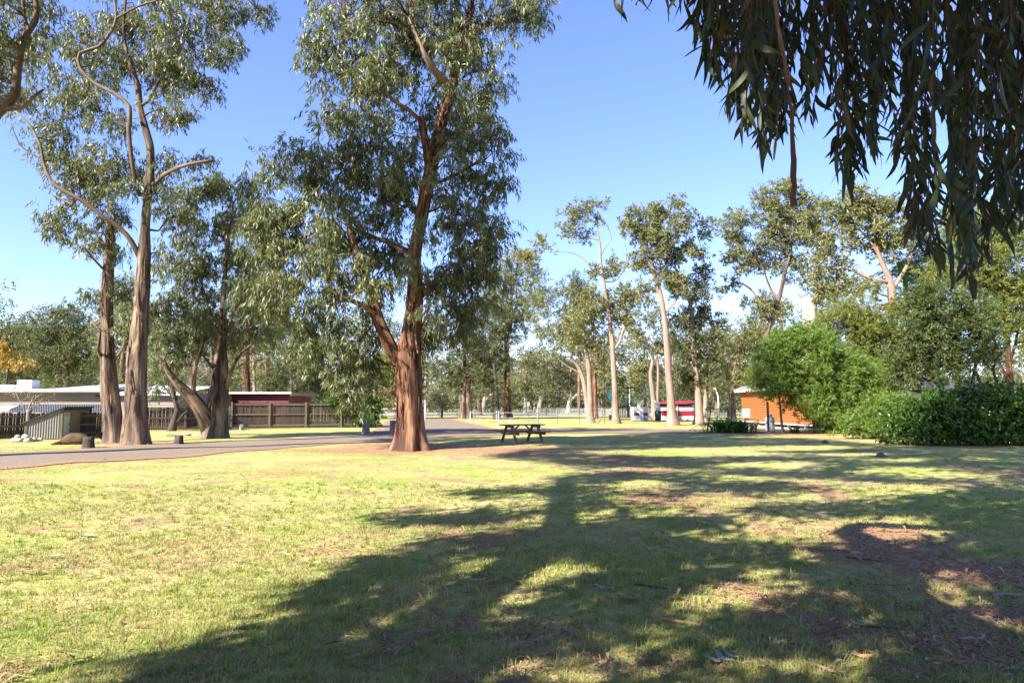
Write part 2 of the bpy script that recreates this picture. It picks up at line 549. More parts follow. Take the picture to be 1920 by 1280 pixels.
LEAF_ORANGE = mat_leaf('orange_autumn_leaf', (0.20, 0.11, 0.02), (0.33, 0.20, 0.035), (0.42, 0.30, 0.05), rough=0.6)
LEAF_WOOD = mat_leaf('far_woodland_leaf', (0.055, 0.066, 0.032), (0.12, 0.13, 0.062), (0.20, 0.15, 0.09), rough=0.6, spec=0.2)
LEAF_CLIVIA = mat_leaf('strap_leaf', (0.030, 0.075, 0.012), (0.070, 0.150, 0.024), (0.15, 0.22, 0.04), rough=0.3, spec=0.5)
LAWN = mat_lawn()
BLADE = mat_blade()
ROAD = mat_road()
LITTER = mat_leaf('dry_leaf_litter', (0.12, 0.065, 0.038), (0.34, 0.215, 0.13), (0.58, 0.48, 0.36), rough=0.7, spec=0.15, trans=0.1)

# ------------------------------------------------------------------ ground
def gz(x, y):
    x = np.asarray(x, float); y = np.asarray(y, float)
    near = np.exp(-((y - 12) / 26.0) ** 2) * np.exp(-(x / 40.0) ** 2)
    return near * (0.022 * np.sin(x * 0.9 + 1.3 * np.sin(y * 0.31)) + 0.018 * np.sin(y * 1.15 + 0.7 * x) + 0.010 * np.sin(2.3 * x - 1.7 * y))

def px_line(pts):
    return np.array([G(x, y)[:2] for x, y in pts])
ROAD_NEAR = px_line([(-700, 950), (-300, 907), (0, 879), (200, 867), (400, 851), (560, 838), (740, 826), (860, 818), (1000, 813), (1150, 811.5), (1345, 812), (1470, 812)])
ROAD_FAR = px_line([(-700, 905), (-300, 872), (0, 849), (200, 838), (400, 830), (560, 822), (690, 812), (790, 805.5), (900, 804), (1000, 803.5), (1150, 804), (1345, 804.5), (1470, 804.5)])

def resample(pts, step):
    out = []
    for a, b in zip(pts[:-1], pts[1:]):
        n = max(1, int(np.linalg.norm(b - a) / step))
        for i in range(n):
            out.append(a + (b - a) * i / n)
    out.append(pts[-1])
    return np.array(out)
def seg_dist(px, py, line):
    best = np.full(px.shape, 1e9)
    for a, b in zip(line[:-1], line[1:]):
        d = b - a
        t = np.clip(((px - a[0]) * d[0] + (py - a[1]) * d[1]) / (d @ d), 0, 1)
        best = np.minimum(best, np.hypot(px - a[0] - t * d[0], py - a[1] - t * d[1]))
    return best
def in_poly(px, py, poly):
    ins = np.zeros(np.shape(px), bool)
    j = len(poly) - 1
    for i in range(len(poly)):
        xi, yi = poly[i]; xj, yj = poly[j]
        if yi != yj:
            c = ((yi > py) != (yj > py)) & (px < (xj - xi) * (py - yi) / (yj - yi) + xi)
            ins ^= c
        j = i
    return ins
ROAD_POLY = np.vstack([ROAD_NEAR, ROAD_FAR[::-1]])
DRIVE_POLY = px_line([(698, 812), (706, 800), (735, 788), (765, 783), (830, 783), (850, 790), (905, 799), (930, 806)])

# litter sources: pixel x, y, reach across, reach in depth (m), strength
LIT_SRC = [(775, 838, 3.4, 3.6, 1.0), (690, 845, 4.0, 2.0, 0.85), (960, 845, 4.0, 4.0, 0.75), (1150, 862, 2.6, 2.2, 0.66), (1230, 880, 1.5, 1.4, 0.62),
           (1180, 890, 1.4, 1.0, 0.66), (1260, 925, 0.9, 0.7, 0.66), (1370, 930, 0.8, 0.8, 0.62), (1660, 1000, 0.95, 0.9, 0.80), (1640, 1035, 0.9, 0.7, 0.85),
           (1810, 1065, 1.1, 0.8, 0.85), (1880, 1150, 0.9, 0.5, 0.80), (1720, 1110, 0.7, 0.5, 0.55), (1800, 1200, 0.8, 0.35, 0.70), (1640, 1185, 0.5, 0.3, 0.55),
           (1450, 1170, 0.35, 0.25, 0.5), (870, 1170, 0.4, 0.3, 0.62), (900, 1095, 0.5, 0.3, 0.55), (740, 1210, 0.45, 0.25, 0.6), (960, 1190, 0.5, 0.3, 0.5),
           (1400, 1030, 0.5, 0.5, 0.5), (700, 1005, 0.7, 0.6, 0.5), (400, 1020, 0.5, 0.4, 0.45), (180, 1005, 0.35, 0.3, 0.6), (60, 1062, 0.7, 0.35, 0.55),
           (340, 1045, 0.8, 0.4, 0.5), (930, 1025, 0.5, 0.4, 0.5), (650, 1035, 0.9, 0.5, 0.55), (540, 890, 1.6, 1.6, 0.55), (600, 870, 2.4, 1.6, 0.5),
           (400, 818, 2.2, 1.8, 0.7), (240, 830, 2.8, 1.8, 0.85), (330, 806, 4.0, 1.8, 0.8), (1260, 797, 3.0, 3.0, 0.6), (1105, 790, 2.5, 2.5, 0.45), (1155, 793, 2.0, 2.0, 0.45),
           (950, 783, 6, 6, 0.9), (872, 783, 6, 5, 0.9), (760, 776, 10, 8, 0.9), (1480, 814, 5, 2.0, 0.9), (1600, 823, 4, 1.3, 0.8), (1800, 832, 5, 1.3, 0.8),
           (1310, 795, 3, 3, 0.5), (1400, 795, 6, 4, 0.6), (1850, 1235, 0.5, 0.25, 0.75), (1560, 1205, 0.4, 0.2, 0.6), (1760, 1180, 0.5, 0.25, 0.6), (1690, 1255, 0.4, 0.2, 0.6), (1250, 1255, 0.3, 0.2, 0.6), (1900, 1060, 0.8, 0.5, 0.7), (1690, 870, 1.2, 1.0, 0.45), (1500, 905, 1.4, 0.8, 0.45), (1220, 1010, 0.6, 0.5, 0.4)]
LIT = [(*G(x, y)[:2], a, b, s) for x, y, a, b, s in LIT_SRC]
# worn, leaf-strewn patches of the lawn on a fine grid
_pg = np.zeros((240, 400))
for _j in range(240):
    for _i in range(400):
        _x, _y = -30 + _i * 0.15, 2 + _j * 0.15
        _v = mnoise.noise((_x * 0.45, _y * 0.45, 1.7)) * 0.6 + mnoise.noise((_x * 1.3, _y * 1.3, 5.1)) * 0.45 + mnoise.noise((_x * 3.4, _y * 3.4, 8.8)) * 0.30
        _pg[_j, _i] = _v
def worn_and_warmed(x, y):
    i = np.clip(((np.asarray(x) + 30) / 0.15).astype(int), 0, 399); j = np.clip(((np.asarray(y) - 2) / 0.15).astype(int), 0, 239)
    near = (np.abs(x) < 29.5) & (y > 2) & (y < 37)
    v = _pg[j, i] - 0.12 * ((np.asarray(x) < -1.0) & (np.asarray(y) < 8)) + 0.13 * ((np.asarray(x) > -0.5) & (np.asarray(y) < 22))  # wear patches; more on the right to warm and lighten the shaded lawn's colour
    return np.where(near, np.clip((v - 0.17) / 0.30, 0, 1) * 0.66, 0.0)
def litter(x, y):
    out = worn_and_warmed(x, y)
    for cx, cy, a, b, s in LIT:
        out = np.maximum(out, s * np.exp(-((x - cx) / a) ** 2 - ((y - cy) / b) ** 2))
    inside = in_poly(x, y, ROAD_POLY)
    for ln, w in ((ROAD_NEAR, 1.1), (ROAD_FAR, 1.0)):
        d = seg_dist(x, y, ln)
        out = np.maximum(out, np.where(inside, 0.6, 0.55) * np.exp(-(d / w) ** 2))
    return out

def span(far, near, step):
    mid = np.arange(-near, near + 1e-6, step)
    return np.concatenate((-np.array(far[::-1]), mid, np.array(far)))
gx = span([37, 40, 44, 50, 58, 70, 90, 130, 200, 400, 900, 2500], 34, 0.4)
gy = np.concatenate(([-400, -150, -60, -25, -10, -4, 0, 1.5], np.arange(2.6, 12, 0.25), np.arange(12, 62, 0.45), [63, 66, 70, 75, 82, 90, 100, 115, 130, 160, 200, 300, 600, 1200, 3000]))
GX, GY = np.meshgrid(gx, gy)
gv = np.stack([GX, GY, gz(GX, GY)], -1).reshape(-1, 3)
nx_, ny_ = len(gx), len(gy)
ii = (np.arange(ny_ - 1)[:, None] * nx_ + np.arange(nx_ - 1)[None, :]).ravel()
gf = np.stack([ii, ii + 1, ii + nx_ + 1, ii + nx_], 1)
me = make_mesh('ground', gv, gf, LAWN, True, vert_attr={'litter': litter(gv[:, 0], gv[:, 1])})
tag(link('ground', me), kind='structure')

def strip(name, A, B, nacross, lift, mat, wob=0.12, step=0.6, kind='structure', seed=1):
    """a sheet between two edge lines"""
    A = resample(A, step); 
    n = len(A)
    def even(Ln, n):
        s = np.concatenate(([0], np.cumsum(np.linalg.norm(np.diff(Ln, axis=0), axis=1))))
        t = np.linspace(0, s[-1], n)
        return np.stack([np.interp(t, s, Ln[:, 0]), np.interp(t, s, Ln[:, 1])], 1)
    A = even(A, n); B = even(B, n)
    for k, E in enumerate((A, B)):
        for i in range(n):
            E[i] += wob * np.array((mnoise.noise((E[i][0] * 0.8, E[i][1] * 0.8, seed + k)), mnoise.noise((E[i][0] * 0.8, E[i][1] * 0.8, seed + 9 + k))))
    t = np.linspace(0, 1, nacross)[None, :, None]
    Q = A[:, None, :] * (1 - t) + B[:, None, :] * t
    w = np.linalg.norm(A - B, axis=1)[:, None]
    dist = np.minimum(t[:, :, 0], 1 - t[:, :, 0]) * w
    edge = np.exp(-(dist / 0.6) ** 2)
    z = gz(Q[..., 0], Q[..., 1]) + lift
    V = np.concatenate([Q, z[..., None]], -1).reshape(-1, 3)
    a = (np.arange(n - 1)[:, None] * nacross + np.arange(nacross - 1)[None, :]).ravel()
    F = np.stack([a, a + 1, a + nacross + 1, a + nacross], 1)
    # face up whichever way the lines run
    v0, v1, v2 = V[F[0, 0]], V[F[0, 1]], V[F[0, 2]]
    if np.cross(v1 - v0, v2 - v1)[2] < 0:
        F = F[:, ::-1].copy()
    me = make_mesh(name, V, F, mat, True, vert_attr={'edge': edge.ravel()})
    return tag(link(name, me), kind=kind)
strip('gravel_road', ROAD_NEAR, ROAD_FAR, 18, 0.02, ROAD, wob=0.45, step=0.4)
strip('gravel_driveway', px_line([(700, 812.5), (708, 800), (728, 788), (740, 783)]), px_line([(935, 805.5), (900, 797), (862, 789), (845, 783)]), 12, 0.034, ROAD, wob=0.3)
SEAL = mat_plain('grey_sealed_road', (0.30, 0.30, 0.31), 0.9, 0.2, 0.12, 1.0)
strip('sealed_road', np.array([(-90.0, 101.0), (0, 104.0), (130, 108)]), np.array([(-90.0, 126.0), (0, 130.0), (130, 134)]), 6, 0.03, SEAL, wob=0.0, step=8)

# ------------------------------------------------------------------ grass and litter underfoot
def flat_strips(C, ang, L, W, rng, lift=0.004, tilt=0.25):
    n = len(C)
    D = np.stack([np.cos(ang), np.sin(ang), rng.normal(0, tilt, n) * 0.5], 1)
    D = unit(D)
    S = unit(np.cross(np.array((0, 0, 1.0)) + rng.normal(0, tilt, (n, 3)) * 0.8, D))
    V = np.empty((n, 4, 3))
    bend = rng.normal(0, 0.18, n)[:, None] * L[:, None]
    up = np.abs(rng.normal(0, 0.02, n))[:, None] * np.array((0, 0, 1.0)) * (L[:, None] / 0.1)
    V[:, 0] = C - D * L[:, None] * 0.5
    V[:, 2] = C + D * L[:, None] * 0.5
    V[:, 1] = C + S * (W[:, None] * 0.5) + S * bend * 0.3 + up
    V[:, 3] = C - S * (W[:, None] * 0.5) + S * bend * 0.3 + up
    low = V[:, :, 2].min(1) - (C[:, 2] + lift)
    V[:, :, 2] -= np.minimum(low, 0)[:, None]
    return V.reshape(-1, 3), np.arange(n * 4).reshape(n, 4)

def grass_field(n, y0, y1, rng):
    Y = y0 * (y1 / y0) ** rng.random(n)
    X = rng.uniform(-1, 1, n) * (0.80 * Y + 0.6)
    lt = litter(X, Y) + rng.normal(0, 0.22, n)
    bare = np.array([mnoise.noise((a * 0.9, b * 0.9, 3.3)) for a, b in zip(X[:0], Y[:0])])
    ok = (lt < 0.46) & ~in_poly(X, Y, ROAD_POLY)
    X, Y = X[ok], Y[ok]
    n = len(X)
    base = np.stack([X, Y, gz(X, Y) - 0.003], 1)
    h = rng.gamma(4.0, 0.0056, n) + 0.006
    tall = np.clip((np.sin(X * 1.7 + 2 * np.sin(Y * 0.9)) + np.sin(Y * 2.1 - X)) * 0.25 + 0.75, 0.35, 1.3)
    h *= tall * np.clip(7.0 / Y, 0.4, 1.0)
    ang = rng.uniform(0, 2 * math.pi, n)
    lean = np.abs(rng.normal(0, 0.9, n)) * h
    tip = base + np.stack([np.cos(ang) * lean, np.sin(ang) * lean, h], 1)
    w = 0.0034 * (Y / 4.0) ** 0.85 * rng.uniform(0.7, 1.4, n)
    a2 = rng.uniform(0, math.pi, n)
    s = np.stack([np.cos(a2), np.sin(a2), np.zeros(n)], 1) * w[:, None]
    V = np.stack([base - s, base + s, tip], 1).reshape(-1, 3)
    F = np.arange(n * 3).reshape(n, 3)
    return V, F, rng.random(n)
V, F, r = grass_field(430000, 3.0, 30.0, np.random.default_rng(3))
tag(link('grass', make_mesh('grass', V, F, BLADE, True, face_attr={'rnd': r})), 'short patchy lawn grass, green and straw coloured', 'grass', kind='stuff')

def tufts(n, rng):
    Y = 3.0 * (14 / 3.0) ** rng.random(n); X = rng.uniform(-1, 1, n) * (0.8 * Y + 0.4)
    ok = (litter(X, Y) < 0.5) & ~in_poly(X, Y, ROAD_POLY)
    X, Y = X[ok], Y[ok]; k = 12
    ci = np.repeat(np.arange(len(X)), k); m = len(ci)
    sz = rng.uniform(0.5, 1.4, len(X))[ci]
    bx = X[ci] + rng.normal(0, 0.022, m) * sz; by = Y[ci] + rng.normal(0, 0.022, m) * sz
    base = np.stack([bx, by, gz(bx, by) - 0.003], 1)
    h = rng.uniform(0.02, 0.065, m) * sz
    an = rng.uniform(0, 2 * math.pi, m); ln = np.abs(rng.normal(0, 0.7, m)) * h
    tip = base + np.stack([np.cos(an) * ln, np.sin(an) * ln, h], 1)
    s = np.stack([-np.sin(an), np.cos(an), np.zeros(m)], 1) * (0.0035 * (Y[ci] / 4) ** 0.7)[:, None]
    V = np.stack([base - s, base + s, tip], 1).reshape(-1, 3)
    return V, np.arange(m * 3).reshape(m, 3), np.clip(rng.random(len(X))[ci] * 0.7 + rng.random(m) * 0.3 - 0.1, 0, 1)
V, F, r = tufts(9000, np.random.default_rng(5))
tag(link('grass_tufts', make_mesh('grass_tufts', V, F, BLADE, True, face_attr={'rnd': r})), 'longer tufts of grass standing out of the short lawn', 'grass', kind='stuff')
rl = np.random.default_rng(11)
n = 110000
Y = 3.2 * (34 / 3.2) ** rl.random(n)
X = rl.uniform(-1, 1, n) * (0.8 * Y + 0.5)
keep = (litter(X, Y) * 1.25 + 0.05 + 0.04 * (X > 0)) > rl.random(n)
keep &= ~in_poly(X, Y, ROAD_POLY) | (rl.random(n) < 0.5)
X, Y = X[keep], Y[keep]
n = len(X)
C = np.stack([X, Y, gz(X, Y) + 0.012], 1)
Ls = rl.gamma(3.0, 0.014, n) + 0.025
V, F = flat_strips(C, rl.uniform(0, math.pi, n), Ls, Ls * rl.uniform(0.08, 0.26, n), rl, tilt=0.12)
tag(link('leaf_litter', make_mesh('leaf_litter', V, F, LITTER, True, face_attr={'rnd': np.clip(rl.beta(1.6, 1.5, n), 0, 1)})), 'fallen gum leaves and bark scraps scattered over the lawn', 'leaf litter', kind='stuff')

# ------------------------------------------------------------------ trees
def tree(label, trunk, lobes, limbs=(), D=None, name='gum_tree', cat='tree', group=None, bark=BARK_TAN, leaf=LEAF_GUM, L=0.2, W=0.032,
         clump=0.55, nleaf=220, dens=1.0, style='droop', sprays=14, seed=1, clear=0, limb_bark=None, parts=True, seg=14, rough=0.10,
         flare=0.5, jag=0.0, depth=0.8, twig=0.016, stems=(), rs=1.0, spread=0.0, tip_r=0.02, crown_name='crown'):
    rng = np.random.default_rng(seed)
    dens = dens * 1.7; nleaf = int(nleaf * 1.35); L = L * 1.08; W = W * 1.15
    if D is None:
        D = G(trunk[0][0], trunk[0][1])[1]
    base = P(trunk[0][0], trunk[0][1], D)
    base[2] = 0.0
    root = thing(name, tuple(base), label, cat, group)
    def world(pl, snap=False):
        pts, rd = [], []
        for q in pl:
            p = P(q[0], q[1], D + (q[3] if len(q) > 3 else 0.0))
            pts.append(p); rd.append(q[2] * rs)
        if snap:
            pts[0][2] = -0.12
        return np.array(pts), np.array(rd)
    sk_p, sk_r, lines = [], [], []
    def skel(p, r):
        sk_p.append(p); sk_r.append(r)
    pts, rd = world(trunk, True)
    cp, cr = catmull(pts, rd, 0.35)
    skel(cp, cr)
    lines.append([(q[0], q[1]) for q in trunk])
    MB().tube(pts, rd, seg, step=0.22 if seg > 16 else 0.4, rough=rough, flare=flare, flare_len=0.55, jagged=jag, seed=seed * 1.7).build('trunk', bark, root, True, base)
    for st in stems:
        pts, rd = world(st, True)
        skel(*catmull(pts, rd, 0.3))
        lines.append([(q[0], q[1]) for q in st])
        MB().tube(pts, rd, max(8, seg - 4), step=0.3, rough=rough, flare=flare * 0.6, seed=seed * 2.3 + st[0][0]).build('trunk', bark, root, True, base)
    for k, lb in enumerate(limbs):
        pts, rd = world(lb)
        # root the limb in the nearest wood
        allp = np.concatenate(sk_p); allr = np.concatenate(sk_r)
        j = np.argmin(np.linalg.norm(allp - pts[0], axis=1))
        pts = np.vstack([allp[j], pts]) if np.linalg.norm(allp[j] - pts[0]) > 0.05 else pts
        rd = np.concatenate(([rd[0] * 1.05], rd)) if len(pts) > len(rd) else rd
        skel(*catmull(pts, rd, 0.3))
        lines.append([(q[0], q[1]) for q in lb])
        MB().tube(pts, rd, max(7, seg - 6), step=0.3, rough=rough * 0.8, seed=seed + 3.3 * k, jagged=jag * 0.6).build('limb', limb_bark or bark, root, True, base)
    if lobes:
        # clumps of foliage fill the lobes
        rc = clump * pxm(D)
        cen, dep, lob = [], [], []
        for li, q in enumerate(lobes):
            x, y, rx, ry = q[:4]
            dy = q[4] if len(q) > 4 else rng.normal(0, spread)
            dr = q[5] if len(q) > 5 else depth * max(rx, ry) / pxm(D)
            nc = max(1, int(round(dens * rx * ry / (rc * rc) * 1.25)))
            d = unit(rng.normal(size=(nc, 3))) * (rng.random(nc) ** 0.4)[:, None]
            for a, b, c in d:
                cen.append((x + a * rx, y + b * ry)); dep.append(dy + c * dr); lob.append(li)
        cen = np.array(cen); dep = np.array(dep)
        if clear:
            dmin = np.min([seg_dist(cen[:, 0], cen[:, 1], np.array(l, float)) for l in lines], axis=0)
            fl = (dmin < clear + rc * 0.55) & (dep < 0.8) & (dep > -1.05) & (rng.random(len(dep)) < 0.78)
            dep = np.where(fl, np.abs(dep) + 0.9, dep)
        cw = np.array([P(c[0], c[1], D + d) for c, d in zip(cen, dep)])
        okz = cw[:, 2] > 0.15
        cw = cw[okz]; lob = np.array(lob)[okz]
        # a branch into each lobe, a twig into each clump
        allp = np.concatenate(sk_p); allr = np.concatenate(sk_r)
        order = []
        for li, q in enumerate(lobes):
            sel = cw[lob == li]
            if len(sel):
                t = sel.mean(0)
                order.append((np.min(np.linalg.norm(allp - t, axis=1)), li, t))
        order.sort(key=lambda o: o[0])
        br = MB()
        for _, li, t in order:
            cost = np.linalg.norm(allp - t, axis=1) + 1.3 * np.maximum(0, allp[:, 2] - t[2] + 0.4)
            j = int(np.argmin(cost))
            s = allp[j]
            ln = np.linalg.norm(t - s)
            if ln < 0.3:
                continue
            r0 = min(allr[j] * 0.7, 0.018 + 0.022 * ln) + tip_r * 0.3
            m1 = s + (t - s) * 0.35 + rng.normal(0, 0.08, 3) * ln + np.array((0, 0, 0.02 * ln))
            m2 = s + (t - s) * 0.7 + rng.normal(0, 0.08, 3) * ln + np.array((0, 0, 0.06 * ln))
            pp = np.array((s, m1, m2, t)); rr = np.array((r0, r0 * 0.75, r0 * 0.5, tip_r))
            c1, c2 = catmull(pp, rr, 0.3)
            allp = np.vstack([allp, c1]); allr = np.concatenate([allr, c2])
            if parts and r0 * 2 * pxm(D) > 5:
                MB().tube(pp, rr, 7, step=0.4, rough=0.06, seed=li).build('limb', limb_bark or bark, root, True, base)
            else:
                br.tube(pp, rr, 5, step=0.6)
        for c in cw:
            cost = np.linalg.norm(allp - c, axis=1) + 0.8 * np.maximum(0, allp[:, 2] - c[2] + 0.2)
            j = int(np.argmin(cost))
            s = allp[j]
            ln = np.linalg.norm(c - s)
            if ln < 0.1:
                continue
            m1 = s + (c - s) * 0.5 + rng.normal(0, 0.10, 3) * ln + np.array((0, 0, 0.08 * ln))
            br.tube(np.array((s, m1, c)), np.array((min(twig * 1.6, allr[j]), twig, twig * 0.5)), 4, step=max(0.4, ln / 3))
        if br.n:
            tag(br.build('twigs', limb_bark or bark, root, True, base), kind='stuff')
        rad = clump * rng.uniform(0.7, 1.25, len(cw))
        V, F, tone = clump_leaves(cw, rad, nleaf, L, W, rng, style, sprays)
        ok = (V.reshape(-1, 4, 3)[:, :, 2].min(1) > 0.02)
        V = V.reshape(-1, 4, 3)[ok].reshape(-1, 3); tone = tone[ok]
        F = np.arange(len(V)).reshape(-1, 4)
        link(crown_name, make_mesh(crown_name, V - base, F, leaf, True, face_attr={'rnd': tone}), root)
    return root
# ------------------------------------------------------------------ the big tree in the middle
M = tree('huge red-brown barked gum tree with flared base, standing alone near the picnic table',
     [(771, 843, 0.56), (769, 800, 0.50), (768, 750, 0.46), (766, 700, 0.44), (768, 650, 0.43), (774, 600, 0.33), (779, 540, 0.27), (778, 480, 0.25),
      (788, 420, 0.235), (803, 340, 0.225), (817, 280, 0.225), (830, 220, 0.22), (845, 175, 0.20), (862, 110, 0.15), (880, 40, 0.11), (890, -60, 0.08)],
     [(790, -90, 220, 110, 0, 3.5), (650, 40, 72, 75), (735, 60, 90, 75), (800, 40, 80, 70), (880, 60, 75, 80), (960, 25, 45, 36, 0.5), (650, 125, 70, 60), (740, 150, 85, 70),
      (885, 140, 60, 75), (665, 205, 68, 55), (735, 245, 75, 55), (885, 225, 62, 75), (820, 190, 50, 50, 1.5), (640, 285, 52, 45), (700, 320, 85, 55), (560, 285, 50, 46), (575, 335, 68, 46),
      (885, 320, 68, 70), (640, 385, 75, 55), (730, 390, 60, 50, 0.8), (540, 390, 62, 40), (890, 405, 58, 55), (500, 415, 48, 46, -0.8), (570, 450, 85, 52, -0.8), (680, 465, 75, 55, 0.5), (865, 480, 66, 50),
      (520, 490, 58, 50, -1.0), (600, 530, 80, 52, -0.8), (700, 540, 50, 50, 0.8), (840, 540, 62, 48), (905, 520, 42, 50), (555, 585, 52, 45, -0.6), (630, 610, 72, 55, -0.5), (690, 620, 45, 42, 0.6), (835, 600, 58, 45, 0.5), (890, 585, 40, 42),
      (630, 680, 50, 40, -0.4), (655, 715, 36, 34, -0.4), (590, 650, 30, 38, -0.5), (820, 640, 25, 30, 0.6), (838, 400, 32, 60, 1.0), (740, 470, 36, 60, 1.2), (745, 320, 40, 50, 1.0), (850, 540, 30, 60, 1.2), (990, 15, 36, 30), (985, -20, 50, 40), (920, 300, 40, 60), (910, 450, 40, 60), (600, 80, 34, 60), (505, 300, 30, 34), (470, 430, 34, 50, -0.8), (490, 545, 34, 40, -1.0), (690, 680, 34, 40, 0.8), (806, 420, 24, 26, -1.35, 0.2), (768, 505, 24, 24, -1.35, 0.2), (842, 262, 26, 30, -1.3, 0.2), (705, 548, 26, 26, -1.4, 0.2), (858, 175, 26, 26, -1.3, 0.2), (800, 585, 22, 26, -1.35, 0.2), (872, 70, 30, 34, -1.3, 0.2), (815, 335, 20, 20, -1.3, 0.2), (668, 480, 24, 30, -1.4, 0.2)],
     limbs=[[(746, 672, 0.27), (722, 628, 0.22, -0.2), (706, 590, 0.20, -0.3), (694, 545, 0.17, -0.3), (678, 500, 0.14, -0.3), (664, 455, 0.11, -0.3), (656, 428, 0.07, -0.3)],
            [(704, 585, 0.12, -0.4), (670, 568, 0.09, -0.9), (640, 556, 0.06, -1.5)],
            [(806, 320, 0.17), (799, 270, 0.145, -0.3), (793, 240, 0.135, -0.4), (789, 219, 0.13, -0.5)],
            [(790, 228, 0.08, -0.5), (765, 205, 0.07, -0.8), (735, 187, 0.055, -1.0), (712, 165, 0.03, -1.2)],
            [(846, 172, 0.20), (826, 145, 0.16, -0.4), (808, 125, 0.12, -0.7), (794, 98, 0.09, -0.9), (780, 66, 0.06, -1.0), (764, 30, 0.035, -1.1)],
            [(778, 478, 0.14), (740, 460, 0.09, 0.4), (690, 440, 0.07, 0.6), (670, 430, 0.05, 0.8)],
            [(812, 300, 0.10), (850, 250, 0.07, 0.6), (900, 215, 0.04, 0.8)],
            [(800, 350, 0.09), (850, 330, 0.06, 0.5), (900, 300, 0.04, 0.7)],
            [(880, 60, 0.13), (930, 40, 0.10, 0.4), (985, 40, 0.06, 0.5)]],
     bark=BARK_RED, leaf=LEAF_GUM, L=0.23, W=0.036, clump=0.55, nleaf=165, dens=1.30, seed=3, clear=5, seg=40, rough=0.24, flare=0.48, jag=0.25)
M.name = 'red_gum_tree'
# loose ribbons of bark on the big trunk
_l = [c for c in M.children if c.name.split('.')[0] == 'limb'][4]
_l.data.materials[0] = BARK_PALE
_l['label'] = 'pale cream bare limb'
def peel(root, rows, n, mat, seed, lmin=0.35, lmax=1.0):
    """loose strips of bark hanging off the camera-side half of a trunk; rows: (pixel x, pixel y, radius) down it"""
    r = np.random.default_rng(seed)
    D = root.location.y
    ys = np.array([q[1] for q in rows], float); o = np.argsort(ys)
    ys = ys[o]; xs = np.array([q[0] for q in rows], float)[o]; rr = np.array([q[2] for q in rows])[o]
    for k in range(n):
        y = r.uniform(ys[0], ys[-1])
        th = r.uniform(-1.35, 1.35); R0 = float(np.interp(y, ys, rr)) * 1.06
        c = P(float(np.interp(y, ys, xs)), y, D)
        nrm = np.array((math.sin(th), -math.cos(th), 0)); tn = np.array((math.cos(th), math.sin(th), 0))
        ln = r.uniform(lmin, lmax); w = r.uniform(0.025, 0.075); curl = r.uniform(0.02, 0.16); sway = r.uniform(-0.08, 0.08)
        V, B = [], []
        for i in range(7):
            t = i / 6
            p = c + nrm * (R0 + 0.01 + curl * t * t) + tn * (sway * t) + np.array((0, 0, ln * (0.5 - t)))
            ww = w * (0.55 + 0.45 * math.sin(math.pi * (0.15 + 0.75 * t))) / 2
            tv = tn * math.cos(1.2 * t * sway * 9) + nrm * math.sin(1.2 * t * sway * 9)
            V += [p - tv * ww, p + nrm * 0.012, p + tv * ww]
            B += [(th, 0.3 * k, p[2]), (th + w / 2, 0.3 * k, p[2]), (th + w, 0.3 * k, p[2])]
        F = []
        for i in range(6):
            a = 3 * i
            F += [(a, a + 1, a + 4, a + 3), (a + 1, a + 2, a + 5, a + 4)]
        MB().add(V, F, B).build('bark_strip', mat, root, True, np.array(root.location))
peel(M, [(769, 815, 0.52), (768, 750, 0.46), (766, 700, 0.44), (768, 650, 0.42), (774, 600, 0.34), (779, 540, 0.27)], 34, BARK_RED, 5)

